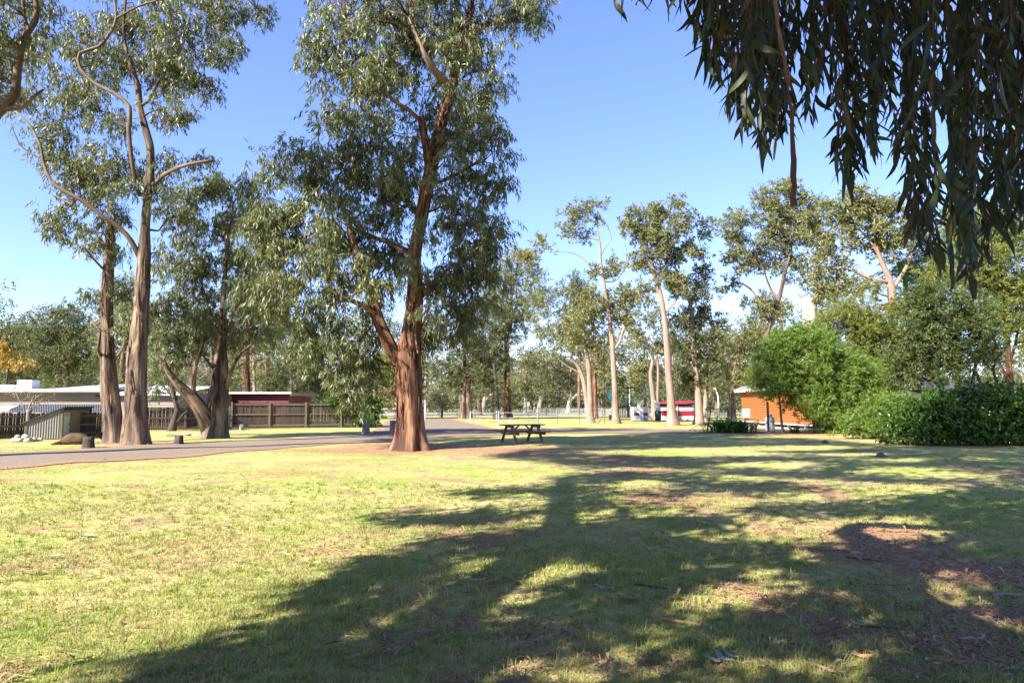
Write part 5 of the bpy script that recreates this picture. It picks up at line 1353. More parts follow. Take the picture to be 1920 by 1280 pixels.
# strap-leaved clump at the road's end and a spiky plant by the cabin
def strap_plant(name, label, at, n, length, width, spread_, seed, mat=LEAF_CLIVIA):
    t = thing(name, tuple(at), label, 'plant')
    r = random.Random(seed)
    shapes = []
    for k in range(5):
        V, F = [], []
        ln = length * (0.75 + 0.12 * k); arch = 0.9 + 0.25 * k
        for i in range(8):
            q = i / 7
            th = 1.42 - arch * q * 1.15
            if i == 0: x = z = 0.0
            else:
                x += math.cos(th) * ln / 7; z += math.sin(th) * ln / 7
            w = width * 0.5 * min(1.0, 0.5 + q * 2) * (1 - q ** 3) + 0.002
            V += [(x, -w, z + w * 0.3), (x, 0, z), (x, w, z + w * 0.3)]
            if i:
                a = (i - 1) * 3
                F += [(a, a + 3, a + 4, a + 1), (a + 1, a + 4, a + 5, a + 2)]
        shapes.append(make_mesh('leaf', V, F, mat, True, face_attr={'rnd': np.full(len(F), r.random() * 0.9)}))
    for i in range(n):
        o = link('leaf', r.choice(shapes), t, (r.gauss(0, spread_), r.gauss(0, spread_ * 0.5), 0.0))
        o.rotation_euler = (r.gauss(0, 0.15), r.gauss(0, 0.2), r.uniform(0, 2 * math.pi))
        s = r.uniform(0.8, 1.15); o.scale = (s, s, s)
    return t
strap_plant('strap_leaf_plant', 'dark green clump of arching strap leaves in front of the orange cabin', G(1368, 811), 260, 1.3, 0.10, 0.52, 3)
strap_plant('strap_leaf_plant', 'small spiky plant beside the thin shrub stem under the bright bush', G(1492, 812), 34, 0.7, 0.06, 0.15, 4)

# ------------------------------------------------------------------ picnic table
ta = math.radians(27)
g = G(979, 829)
t = thing('picnic_table', (g[0], g[1], 0), 'weathered timber picnic table with two fixed benches on the lawn right of the big trunk', 'picnic table', None, ta)
TL = 0.92
pl = MB().box((-TL, -0.066, -0.022), (TL, 0.066, 0.022), 0.006).build('plank', TABLE, t).data
bpy.data.objects.remove(t.children[-1])
for i in range(5):
    link('plank', pl, t, (0, -0.29 + i * 0.145, 0.74))
for s in (-1, 1):
    for k in range(2):
        link('plank', pl, t, (0, s * (0.66 + k * 0.142), 0.455))
for x in (-0.62, 0.62):
    for s in (-1, 1):
        MB().bar((x, s * 0.22, 0.716), (x, s * 0.70, -0.02), 0.05, 0.105, (1, 0, 0)).build('leg', TABLE, t)
    MB().box((x + 0.028, -0.80, 0.335), (x + 0.075, 0.80, 0.43), 0.005).build('bench_beam', TABLE, t)
    MB().box((x + 0.028, -0.36, 0.625), (x + 0.075, 0.36, 0.716), 0.005).build('top_beam', TABLE, t)
for s in (-1, 1):
    MB().bar((s * 0.57, 0, 0.38), (s * 0.16, 0, 0.71), 0.045, 0.09, (0, 1, 0)).build('brace', TABLE, t)

# ------------------------------------------------------------------ white farm gate, wire fence, far fences
def rail_gate(label, xa, xb, yb, h, rails, group):
    a = G(xa, yb); b = G(xb, yb)
    t = thing('farm_gate', tuple(a), label, 'gate', group, math.atan2(b[1] - a[1], b[0] - a[0]))
    Ln = float(np.linalg.norm(b - a))
    for x in (0, Ln):
        MB().tube([(x, 0, -0.05), (x, 0, h + 0.12)], [0.045, 0.045], 8).build('post', GALV, t, True)
    for z in rails:
        MB().tube([(0, -0.07, z), (Ln, -0.07, z)], [0.025, 0.025], 6).build('rail', GALV, t, True)
    MB().tube([(Ln * 0.05, -0.12, rails[0]), (Ln * 0.95, -0.12, rails[-1])], [0.018, 0.018], 6).build('brace', GALV, t, True)
    return t
gg = 'white tube farm gates beyond the picnic table'
rail_gate('white tube farm gate nearest the big trunk, left of the pair', 882, 931, 795.0, 0.95, (0.22, 0.5, 0.92), gg)
rail_gate('white tube farm gate behind the picnic table, joined to the wire fence', 935, 1008, 794.0, 0.95, (0.22, 0.5, 0.92), gg)
a = G(1008, 793.6); b = G(1134, 797.0)
t = thing('wire_fence', tuple(a), 'thin wire fence on steel pickets between the farm gate and the pink-trunked trees', 'fence', None, math.atan2(b[1] - a[1], b[0] - a[0]))
Ln = float(np.linalg.norm(b - a))
for f in (0.02, 0.32, 0.64, 1.0):
    MB().tube([(Ln * f, 0, -0.1), (Ln * f, 0, 1.42)], [0.022, 0.018], 5).build('picket', DARKGREY, t)
MB().tube([(Ln - 0.75, -0.02, 0.0), (Ln - 0.06, -0.02, 0.85)], [0.02, 0.02], 5).build('stay', DARKGREY, t)
wm = MB()
for z in (0.3, 0.6, 0.95, 1.3):
    wm.tube([(0, 0.03, z), (Ln, 0.03, z)], [0.006, 0.006], 4)
tag(wm.build('wires', GALV, t), kind='stuff')
def bar_fence(label, a, b, h, mat, gap, w, rails, post_gap):
    a = np.array(a, float); b = np.array(b, float)
    t = thing('bar_fence', (a[0], a[1], 0), label, 'fence', None, math.atan2(b[1] - a[1], b[0] - a[0]))
    Ln = float(np.linalg.norm(b - a))
    m = MB()
    for i in range(int(Ln / gap)):
        m.box((i * gap, -w / 2, 0.08), (i * gap + w, w / 2, h))
    tag(m.build('bars', mat, t), kind='stuff')
    for z in rails:
        MB().box((0, -w / 2 - 0.03, z - 0.025), (Ln, -w / 2 - 0.002, z + 0.025)).build('rail', mat, t)
    for i in range(int(Ln / post_gap) + 1):
        MB().box((i * post_gap - 0.045, -w / 2 - 0.1, -0.1), (i * post_gap + 0.045, -w / 2 - 0.032, h + 0.08)).build('post', mat, t)
    return t
bar_fence('black tubular bar fence across the far side of the grass, behind the gum trunks', P(790, 778, 92)[:2], P(1045, 778, 92)[:2], 1.15, BLACK, 0.16, 0.03, (0.15, 1.05), 2.4)
bar_fence('white picket fence in front of the sealed road beyond the farm gates', P(1000, 777, 97)[:2], P(1262, 777, 97)[:2], 1.05, GALV, 0.17, 0.06, (0.3, 0.85), 2.4)
bar_fence('dark bar fence round the playground left of the orange cabin', P(1322, 780, 74)[:2], P(1392, 780, 74)[:2], 1.2, BLACK, 0.16, 0.03, (0.15, 1.1), 2.4)
bar_fence('dark slatted fence behind the white barbecue block', P(1160, 780, 80)[:2], P(1240, 780, 80)[:2], 1.5, BLACK, 0.2, 0.09, (0.3, 1.3), 2.0)

# ------------------------------------------------------------------ barbecue block, shelter, playground things
g = G(1187, 788.5); D = g[1]; w = P(1216, 780, D)[0] - g[0]
t = thing('barbecue', tuple(g), 'white barbecue block with red stripes and a short chimney between the gum trunks', 'barbecue', None)
MB().box((0, 0, 0), (w, 1.2, 1.25), 0.03).build('body', WHITE, t)
MB().box((0.1, -0.012, 0.52), (w * 0.40, 0.0, 0.78)).build('stripe', RED, t)
MB().box((w * 0.62, -0.012, 0.52), (w - 0.08, 0.0, 0.78)).build('stripe', RED, t)
MB().box((-0.04, -0.05, 1.25), (w + 0.04, 1.25, 1.34), 0.01).build('slab', WHITE, t)
ch = MB().box((w * 0.38, 0.3, 1.34), (w * 0.55, 0.62, 1.85), 0.01).build('chimney', WHITE, t)
MB().box((w * 0.36, 0.27, 1.851), (w * 0.57, 0.65, 1.91), 0.01).build('cap', WHITE, ch)
MB().add([(w * 0.42, 0, 0.0), (w * 0.42, -0.5, 0.0), (w * 0.42, 0, 0.9), (w * 0.64, 0, 0.0), (w * 0.64, -0.5, 0.0), (w * 0.64, 0, 0.9)], [(0, 1, 2), (5, 4, 3), (1, 4, 5, 2), (0, 3, 4, 1)]).build('buttress', WHITE, t)
MB().box((w * 0.45, -0.03, 0.78), (w * 0.58, -0.003, 0.95), 0.005).build('plate', BARK_ORANGE, t)
g = P(1236, 787, 71); g[2] = 0; x1 = P(1305, 780, 71)[0]; w = x1 - g[0]
t = thing('shelter', tuple(g), 'long red and white striped shelter behind the tall pink gum trunk', 'shelter', None)
MB().box((0, 0, 0), (w, 0.12, 0.42)).build('wall', WHITE, t)
MB().box((0.02, -0.015, 0.421), (w - 0.02, 0.13, 0.95)).build('wall', RED, t)['label'] = 'red band'
MB().box((0, 0, 0.951), (w, 0.12, 1.42)).build('wall', WHITE, t)
MB().box((0, 1.6, 0), (w, 1.7, 1.75)).build('rear_wall', RED, t)
MB().box((0, 0.14, 0), (0.1, 1.58, 1.6)).build('side_wall', WHITE, t)
for x in (-0.05, w * 0.48, w - 0.05):
    MB().box((x, -0.12, -0.05), (x + 0.1, -0.02, 1.61)).build('post', WHITE, t)
V = [(-0.3, -0.3, 1.62), (w + 0.3, -0.3, 1.62), (w + 0.3, 1.9, 1.88), (-0.3, 1.9, 1.88)]
V += [(x, y, z + 0.09) for x, y, z in V]
MB().add(V, [(3, 2, 1, 0), (4, 5, 6, 7), (0, 1, 5, 4), (1, 2, 6, 5), (2, 3, 7, 6), (3, 0, 4, 7)]).build('roof', RED, t)
g = G(1237, 788); 
t = thing('leaning_board', tuple(g), 'white upright board leaning at the left end of the red and white shelter', 'board')
MB().bar((0.15, 0.3, 0.0), (-0.25, 0.3, 2.0), 0.45, 0.08, (0, 1, 0)).build('panel', WHITE, t)
g = G(1234, 788.5)
t = thing('bin', tuple(g), 'small dark green bin by the orange-trunked gum tree', 'bin')
lathe(MB(), [(0.0, 0.0), (0.26, 0.0), (0.30, 0.05), (0.32, 0.85), (0.0, 0.85)], 12).build('body', DGREEN, t, True)
lathe(MB(), [(0.34, 0.851), (0.34, 0.92), (0.2, 1.0), (0.0, 1.02)], 12).build('lid', DGREEN, t, True)
# playground: swing frame and climbing slide
def pp(x, y, D): return tuple(P(x, y, D))
g = P(1346, 790, 66); g[2] = 0
t = thing('swing_frame', tuple(g), 'tall white and grey swing frame beside the playground fence', 'swing')
o_ = np.array(g)
arc = [P(1337, 729, 66), P(1341, 728, 66), P(1345, 738, 66), P(1347, 752, 66), P(1348, 790, 66)]
MB().tube([a - o_ for a in arc], [0.07] * 5, 8, step=0.3).build('leg', WHITE, t, True)
MB().tube([P(1336, 730, 66) - o_, P(1330, 790, 66) - o_], [0.06, 0.06], 8).build('leg', DARKGREY, t, True)
MB().tube([P(1338, 730, 66) - o_, P(1365, 732, 69) - o_], [0.05, 0.05], 8).build('crossbar', DARKGREY, t, True)
MB().tube([P(1365, 732, 69) - o_, P(1372, 790, 69) - o_], [0.05, 0.05], 8).build('leg', DARKGREY, t, True)
for x in (1347, 1356):
    s = MB()
    for e in (-0.2, 0.2):
        s.tube([P(x, 731, 67.4) - o_ + np.array((e, 0, 0)), P(x, 773, 67.4) - o_ + np.array((e, 0, 0))], [0.012, 0.012], 5)
    s.box(*[tuple(P(x, 774, 67.4) - o_ + np.array(q)) for q in ((-0.25, -0.1, -0.03), (0.25, 0.1, 0.02))])
    s.build('seat', BLACK, t)
g = P(1210, 790, 86); g[2] = 0; o_ = np.array(g)
t = thing('climbing_frame', tuple(g), 'dark green climbing frame with a long sloping slide behind the white barbecue block', 'climbing frame')
for x in (1178, 1222, 1262):
    MB().tube([P(x, 789, 86) * np.array((1, 1, 0)) - o_, P(x, 724, 86) - o_], [0.09, 0.09], 8).build('post', DGREEN, t, True)
MB().bar(P(1166, 727, 86) - o_, P(1262, 727, 86) - o_, 0.16).build('beam', DGREEN, t)
MB().bar(P(1166, 763, 86) - o_, P(1185, 755, 86) - o_, 0.14).build('beam', DGREEN, t)
for dz in (0, 0.5):
    MB().bar(P(1175, 768, 85.6) - o_ + np.array((0, 0, dz)), P(1240, 722, 85.6) - o_ + np.array((0, 0, dz)), 0.13).build('slide_rail', DGREEN, t)
MB().bar(P(1175, 769, 86) - o_, P(1240, 723, 86) - o_, 0.7, 0.06).build('slide', DARKGREY, t)
# sign, poles, parked caravan and car on the road
g = G(1147, 787); 
t = thing('sign', tuple(g), 'teal pennant sign on a thin pole beside the tall slender gum trunk', 'sign')
MB().tube([(0, 0, -0.1), (0, 0, 2.9)], [0.045, 0.04], 8).build('pole', WHITE, t, True)
sg = [(-0.42, 2.9), (0.36, 2.9), (0.36, 2.3), (0.20, 2.0), (-0.22, 2.1), (-0.38, 2.5)]
MB().prism(sg, 1, -0.08, -0.05).build('panel', TEAL, t)
MB().prism([(-0.1, 2.78), (0.14, 2.74), (0.16, 2.5), (-0.08, 2.55)], 1, -0.09, -0.081).build('emblem', WHITE, t)
MB().box((-0.25, -0.25, 0), (0.25, 0.25, 0.5), 0.03).build('planter', DGREEN, t)
g = P(1181, 778, 100); g[2] = 0
t = thing('utility_pole', tuple(g), 'tall pale grey utility pole rising in front of the far woodland', 'pole')
MB().tube([(0, 0, -0.2), (0, 0, P(1181, 686, 100)[2])], [0.14, 0.10], 10).build('shaft', GALV, t, True)
MB().box((-0.6, -0.05, 6.4), (0.6, 0.05, 6.52)).build('crossarm', GALV, t)
for x in (-0.5, 0.5):
    MB().tube([(x, 0, 6.52), (x, 0, 6.72)], [0.05, 0.03], 6).build('insulator', WHITE, t, True)
g = G(797, 788)
t = thing('utility_pole', tuple(g), 'short white pole right of the big trunk at the edge of the driveway', 'pole')
MB().tube([(0, 0, -0.1), (0, 0, 1.95)], [0.07, 0.06], 10).build('shaft', GALV, t, True)
lathe(MB(), [(0.11, 1.94), (0.11, 2.0), (0.0, 2.05)], 10).build('cap', GALV, t, True)
g = P(990, 771, 128); g[2] = 0
t = thing('road_sign', tuple(g), 'small white road sign post across the sealed road', 'sign')
MB().tube([(0, 0, 0), (0, 0, 2.0)], [0.05, 0.05], 6).build('pole', WHITE, t, True)
MB().box((-0.12, -0.08, 1.3), (0.25, -0.05, 2.0), 0.01).build('panel', WHITE, t)
g = P(1108, 775, 117); g[2] = 0
t = thing('truck', tuple(g), 'white truck parked across the road, half hidden by the pink gum trunks', 'truck')
MB().box((-1.5, 0, 0.8), (0.3, 2.0, 2.2), 0.05).build('tray', DARKGREY, t)
MB().prism([(0.32, 0.6), (1.5, 0.6), (1.5, 1.6), (1.2, 3.0), (0.32, 3.0)], 1, 0.0, 2.0).build('cab', WHITE, t)
MB().box((-1.5, -0.03, 1.7), (0.3, -0.001, 2.0), 0.01).build('side_board', WHITE, t)
MB().prism([(0.5, 1.7), (1.25, 1.7), (1.05, 2.6), (0.5, 2.6)], 1, -0.02, -0.002).build('window', GLASS_D, t)
MB().box((-1.2, 0.2, 2.2), (-0.5, 1.8, 3.2), 0.05).build('load_box', WHITE, t)
for x in (-1.0, 0.9):
    wv = MB()
    V = [(x + 0.42 * math.cos(k * math.pi / 8), y, 0.42 + 0.42 * math.sin(k * math.pi / 8)) for y in (-0.05, 0.25) for k in range(16)]
    wv.add(V, [tuple(range(15, -1, -1)), tuple(range(16, 32))] + [(k, (k + 1) % 16, 16 + (k + 1) % 16, 16 + k) for k in range(16)])
    wv.build('wheel', BLACK, t, True)
# a dark blue-grey shed roof showing through the stems above the hedge
g = P(1728, 760, 37); x1 = P(1868, 760, 37)[0]
t = thing('low_shed', (g[0], 37, 0), 'low blue-grey roofed shed glimpsed through dark stems above the hedge', 'shed')
w = x1 - g[0]; zt = P(1800, 728, 37)[2]
MB().box((0.3, 0.5, 0), (w - 0.3, 4, zt - 0.05)).build('wall', DARKGREY, t)
V = [(0, 0, zt), (w, 0, zt), (w, 4.4, zt + 0.75), (0, 4.4, zt + 0.75)]; V += [(x, y, z + 0.06) for x, y, z in V]
MB().add(V, [(3, 2, 1, 0), (4, 5, 6, 7), (0, 1, 5, 4), (1, 2, 6, 5), (2, 3, 7, 6), (3, 0, 4, 7)]).build('roof', IRON_BLUE, t)
# palm behind the forked white trunk, and the fern basket on it
g = P(1712, 800, 47); g[2] = 0
t = thing('palm_tree', tuple(g), 'palm with fine drooping fronds behind the white forked gum trunk', 'tree')
zt = P(1712, 512, 47)[2]
MB().tube([(0, 0, -0.1), (0.05, 0, zt * 0.5), (0, 0, zt)], [0.2, 0.16, 0.15], 10, step=0.6, rough=0.08).build('trunk', BARK_GREY, t, True)
rp = np.random.default_rng(8)
for k in range(26):
    az = k * 2.399; up = rp.uniform(-0.1, 1.2); Lf = rp.uniform(2.0, 2.9)
    p = np.array((0, 0, zt)); dirv = np.array((math.cos(az) * math.cos(up), math.sin(az) * math.cos(up), math.sin(up)))
    spine = [p.copy()]
    for i in range(9):
        p = p + dirv * Lf / 9; dirv = unit(dirv + np.array((0, 0, -0.16))); spine.append(p.copy())
    spine = np.array(spine)
    idx = np.repeat(np.arange(1, 10), 6)
    bs = spine[idx] + rp.normal(0, 0.03, (len(idx), 3))
    tn = unit(spine[idx] - spine[idx - 1])
    sd = unit(np.cross(tn, np.array((0, 0, 1.0)))) * np.where(np.arange(len(idx)) % 2, 1, -1)[:, None]
    dv = unit(sd * 0.8 + tn * 0.7 + np.array((0, 0, -0.45)) + rp.normal(0, 0.12, (len(idx), 3)))
    V, F = leaf_quads(bs, dv, 0.62 * rp.uniform(0.8, 1.1, len(idx)), 0.045, rp)
    link('frond', make_mesh('frond', V, F, LEAF_YELLOW, True, face_attr={'rnd': rp.random(len(F))}), t)
g = P(1680, 576, 43.2)
t = thing('fern_basket', tuple(g), 'orange-brown dried fern collar clasping the white forked gum trunk', 'fern')
C = rp.normal(0, 1, (260, 3)) * np.array((0.42, 0.25, 0.10)); dv = unit(C * np.array((1, 1, 0.4)) + np.array((0, 0, 0.1)))
V, F = leaf_quads(C, dv, 0.4, 0.09, rp)
link('fronds', make_mesh('fronds', V, F, LEAF_ORANGE, True, face_attr={'rnd': rp.random(len(F)) * 0.5}), t)
V, F = leaf_quads(C * 0.7 - np.array((0, 0, 0.2)), unit(np.array((0, 0, -1.0)) + rp.normal(0, .3, C.shape)), 0.45, 0.12, rp)
tag(link('dead_fronds', make_mesh('dead_fronds', V, F, LITTER, True, face_attr={'rnd': rp.random(len(F)) * 0.5}), t), kind='stuff')

# ------------------------------------------------------------------ stumps, log, stones
def stump(label, x, y, r, h, seed, bark=BARK_DARK, slab=None, name='tree_stump', cat='stump', lean=0.0):
    g = G(x, y)
    t = thing(name, tuple(g), label, cat)
    MB().tube([(0, 0, -0.08), (lean * 0.4, 0, h * 0.4), (lean, 0, h)], [r * 1.05, r * 0.95, r * 0.92], 16, step=0.12, rough=0.16, flare=0.25, flare_len=0.15, jagged=0.05, seed=seed).build('trunk', bark, t, True)
    if slab:
        MB().box((lean - slab / 2, -0.16, h - 0.01), (lean + slab / 2, 0.16, h + 0.05), 0.015).build('plank', BARK_GREY, t)
    return t
stump('dark cut tree stump on the road edge left of the tall pair of gum trunks', 165, 840, 0.20, 0.42, 1)
stump('dark stump with a plank across its top on the grass strip by the gravel road', 335, 833, 0.17, 0.36, 2, slab=0.85)
stump('pale sawn-off stump with a flared foot near the end of the paling fence', 686, 813, 0.20, 0.78, 3, bark=BARK_GREY)
stump('grey stump peeking out behind the left side of the big red trunk', 738, 813, 0.22, 0.72, 4, bark=BARK_GREY)
stump('small pale stump against the tall dark paling fence', 453, 806, 0.14, 0.35, 5, bark=BARK_GREY)
stump('short leaning grey post growing beside the ring of stones and shed', 51, 824, 0.11, 1.35, 6, bark=BARK_GREY, name='wooden_post', cat='post')
def blob(name, mat, parent, c, r3, seed, rough=0.3, sub=(10, 14)):
    nu, nv = sub
    V, F = [], []
    for i in range(nu + 1):
        th = math.pi * i / nu
        for j in range(nv):
            ph = 2 * math.pi * j / nv
            d = np.array((math.sin(th) * math.cos(ph), math.sin(th) * math.sin(ph), math.cos(th)))
            k = 1 + rough * mnoise.noise(Vector(d * 1.6 + seed)) + rough * 0.5 * mnoise.noise(Vector(d * 4 + seed))
            V.append(np.array(c) + d * np.array(r3) * k)
    for i in range(nu):
        for j in range(nv):
            F.append((i * nv + j, (i + 1) * nv + j, (i + 1) * nv + (j + 1) % nv, i * nv + (j + 1) % nv))
    return MB().add(V, F).build(name, mat, parent, True)
g = G(138, 833)
t = thing('fallen_log', tuple(g), 'thick brown weathered log lying on the grass left of the dark stump', 'log')
MB().tube([(-0.55, -0.1, 0.05), (-0.38, 0.0, 0.13), (-0.1, 0.05, 0.21), (0.2, 0.1, 0.20), (0.42, 0.2, 0.17)], [0.05, 0.15, 0.23, 0.22, 0.17], 20, step=0.06, rough=0.5, freq=1.6, jagged=0.12, seed=3).build('trunk', BROWNLOG, t, True)
MB().tube([(-0.40, -0.02, 0.10), (-0.58, -0.2, 0.06), (-0.72, -0.3, 0.03)], [0.08, 0.06, 0.03], 8, step=0.1, rough=0.2).build('branch_stub', BROWNLOG, t, True)
g = G(184, 829)
t = thing('fallen_log', tuple(g), 'hollow dark log end on the grass between the stump and the leaning gum', 'log')
MB().tube([(-0.3, 0.3, 0.12), (0.1, 0.0, 0.14), (0.25, -0.1, 0.13)], [0.12, 0.15, 0.15], 14, step=0.1, rough=0.2, seed=7).build('trunk', BROWNLOG, t, True)
lathe(MB(), [(0.0, 0.0), (0.10, 0.0), (0.11, 0.01)], 12).build('hollow', BLACK, t, True)  # flat black disc, stands in for the shade inside the log end
h = t.children[-1]; h.location = (0.262, -0.108, 0.13); h.rotation_euler = (math.radians(90), 0, math.radians(55))
g = G(45, 828)
t = thing('stone_ring', tuple(g), 'ring of pale stacked stones round the foot of the bare sapling', 'stones')
rr = random.Random(4)
for k in range(22):
    a = rr.uniform(0, 2 * math.pi); rad = rr.uniform(0.25, 0.6); lv = rr.choice((0, 0, 1))
    blob('stone', STONE, t, (math.cos(a) * rad * (1 - 0.3 * lv), math.sin(a) * rad * 0.7, 0.08 + 0.15 * lv), (rr.uniform(0.10, 0.17), rr.uniform(0.08, 0.13), rr.uniform(0.07, 0.12)), k, sub=(6, 8))
# two grey birds feeding on the lawn
def bird(label, x, y, s, heading):
    g = G(x, y)
    t = thing('bird', (g[0], g[1], float(gz(g[0], g[1]))), label, 'bird', 'grey birds feeding on the lawn', heading)
    pts = [(-0.15, 0, 0.045), (-0.12, 0, 0.055), (-0.075, 0, 0.078), (-0.02, 0, 0.09), (0.04, 0, 0.082), (0.09, 0, 0.068), (0.15, 0, 0.05), (0.22, 0, 0.035)]
    rd = [0.012, 0.030, 0.048, 0.062, 0.058, 0.036, 0.016, 0.006]
    MB().tube([(a * s, b * s, c * s) for a, b, c in pts], [r * s for r in rd], 12, step=0.02).build('body', SLATE, t, True)
    MB().tube([(-0.148 * s, 0, 0.045 * s), (-0.19 * s, 0, 0.02 * s)], [0.008 * s, 0.002 * s], 6).build('beak', BLACK, t, True)
    for e in (-1, 1):
        MB().tube([(0.0, e * 0.02 * s, 0.05 * s), (0.0, e * 0.022 * s, -0.005)], [0.006 * s, 0.004 * s], 5).build('leg', BARK_PINK, t, True)
bird('grey bird head-down on the shaded lawn, the nearer of two', 1652, 858, 1.15, 0.15)
bird('grey bird head-down on the lawn close to the hedge foot, the farther of two', 1546, 832, 1.15, 0.1)

# ------------------------------------------------------------------ bark pieces and sticks that can be picked out on the lawn
def scrap(label, x, y, length, width, ang, mat, seed, curl=0.012, name='bark_piece', cat='bark', bend=0.12):
    g = G(x, y)
    t_r = random.Random(seed)
    cp = []
    n = 9
    for i in range(n):
        q = i / (n - 1) - 0.5
        cp.append((q * length, bend * length * (q * q - 0.08) * 2 + 0.02 * length * math.sin(q * 9 + seed), 0.012 + curl * (q * q * 3 + 0.25 * math.sin(q * 7 + seed) + 0.3)))
    V, F = [], []
    for i, (a, b, c) in enumerate(cp):
        q = i / (n - 1)
        w = width * 0.5 * (0.25 + 0.75 * math.sin(math.pi * min(1, max(0, q * 0.92 + 0.06)))) * (1 + 0.25 * t_r.uniform(-1, 1))
        V += [(a, b - w, c + w * 0.35), (a, b - w * 0.4, c), (a, b + w * 0.4, c), (a, b + w, c + w * 0.35)]
        V[-4:] = [(p[0], p[1], p[2]) for p in V[-4:]]
        if i:
            k = (i - 1) * 4
            F += [(k + j, k + 4 + j, k + 5 + j, k + 1 + j) for j in range(3)]
    # a little thickness below
    m = len(V)
    V += [(a, b, c - 0.006) for a, b, c in V]
    F += [tuple(m + v for v in f[::-1]) for f in F]
    ring = [4 * i for i in range(n)] + [4 * (n - 1) + j for j in (1, 2, 3)] + [4 * i + 3 for i in range(n - 2, -1, -1)] + [2, 1]
    F += [(ring[i], ring[(i + 1) % len(ring)], m + ring[(i + 1) % len(ring)], m + ring[i]) for i in range(len(ring))]
    me = make_mesh(name, V, F, mat, True)
    o = link(name, me, None, (g[0], g[1], float(gz(g[0], g[1])) + 0.012))
    o.rotation_euler = (0, 0, ang)
    return tag(o, label, cat)
R = math.radians
scrap('chunky white bark piece lying in a bare brown patch on the sunny lawn', 165, 1008, 0.20, 0.07, R(-25), SOIL_LIGHT, 1)
scrap('pale flat leaf-shaped bark piece on the sunny lawn below the chunky white one', 103, 1046, 0.13, 0.05, R(5), SOIL_LIGHT, 2, 0.01)
scrap('tiny white bark curl on the middle of the sunny lawn', 423, 993, 0.08, 0.06, R(40), SOIL_LIGHT, 3)
scrap('silvery bark sliver beside the round sunny patch under the trunk shadow', 1095, 946, 0.30, 0.045, R(-28), BARK_BLUE, 4)
scrap('thin silvery curved leaf left of the pinkish bark piece in the shade', 1131, 1112, 0.19, 0.026, R(-38), BARK_BLUE, 5, bend=0.3)
scrap('pinkish curved bark piece in the shaded lawn', 1171, 1131, 0.15, 0.04, R(-45), BARK_PINK, 6, bend=0.2)
scrap('orange-brown bark strip lying slantwise in the shade, the longest orange one', 1258, 1176, 0.21, 0.045, R(-35), BARK_ORANGE, 7)
scrap('first pale curled bark blade in the trio near the bottom edge', 1333, 1247, 0.14, 0.028, R(-62), BARK_BLUE, 8)
scrap('broad pale middle bark blade of the trio near the bottom edge', 1353, 1243, 0.19, 0.040, R(-76), BARK_BLUE, 9, bend=0.35)
scrap('slender upright pale bark blade closing the trio near the bottom edge', 1366, 1238, 0.17, 0.022, R(-70), BARK_BLUE, 10)
scrap('tan leaf-like bark piece in the sunlit patch near the bottom edge', 1620, 1237, 0.14, 0.045, R(-12), BARK_ORANGE, 11)
scrap('curled pale bark loop left of the short upright chip', 1616, 1177, 0.15, 0.02, R(-30), SOIL_LIGHT, 12, bend=0.3)
scrap('short upright brown bark chip behind the curled pale loop', 1634, 1166, 0.10, 0.026, R(80), BARK_PINK, 13)
scrap('long pale blue-grey bark slat in the dark shade near the picture edge', 1890, 1113, 0.26, 0.03, R(0), BARK_BLUE, 14, 0.01, bend=0.02)
scrap('dark-edged grey bark strip curling up on red-brown litter', 1826, 1203, 0.22, 0.03, R(14), SOIL_LIGHT, 15, 0.025)
scrap('pale slanting bark sliver lying low beside the bottom edge', 1552, 1262, 0.20, 0.022, R(-45), BARK_PINK, 16)
scrap('tan three-pronged bark scrap in the half-shade mid lawn', 892, 1101, 0.17, 0.05, R(-5), SOIL_LIGHT, 17, 0.015, bend=0.3)
scrap('pale bark sliver under the long shadow edge on the sunny lawn', 782, 1013, 0.22, 0.03, R(-8), SOIL_LIGHT, 18, 0.01)
scrap('sun-bleached bark scrap on the far sunny lawn before the road', 372, 897, 0.32, 0.07, R(10), SOIL_LIGHT, 19)
scrap('small bright bark scrap on the sunny lawn nearest the picture edge by the road', 85, 909, 0.26, 0.07, R(-20), SOIL_LIGHT, 20)
scrap('pale bark strip lying in the thin shadow finger on the lawn', 902, 905, 0.34, 0.06, R(5), SOIL_LIGHT, 21)
scrap('long tan bark ribbon on the bare patch beside the forked shadow', 1668, 997, 0.55, 0.045, R(-8), BARK_ORANGE, 22, 0.01, bend=0.05)
scrap('red-brown bark ribbon pointing at the bare patch', 1540, 1029, 0.62, 0.05, R(-18), BARK_PINK, 23, 0.01, bend=0.05)
def stick(label, x, y, length, r, ang, seed):
    g = G(x, y)
    rr = random.Random(seed)
    pts = [(length * (i / 5 - 0.5), 0.04 * length * rr.uniform(-1, 1), r * 0.9 + 0.012) for i in range(6)]
    V, F, B = tube_geo(pts, [r, r, r * 0.9, r * 0.8, r * 0.7, r * 0.4], 7, step=0.06, rough=0.1, seed=seed)
    o = link('stick', make_mesh('stick', V, F, STICK, True), None, (g[0], g[1], float(gz(g[0], g[1]))))
    o.rotation_euler = (0, 0, ang)
    return tag(o, label, 'stick')
stick('dark stick lying across the shaded grass right of the pinkish bark', 1222, 1108, 0.30, 0.008, R(-30), 1)
stick('long thin black stick in the shade left of the sunlit bark patch', 1665, 1094, 0.34, 0.006, R(-5), 2)
stick('dark stick beside the curled pale bark loop', 1650, 1180, 0.26, 0.007, R(-10), 3)
stick('dark slanting stick below the bare patch with bark ribbons', 1625, 1046, 0.40, 0.008, R(-35), 4)
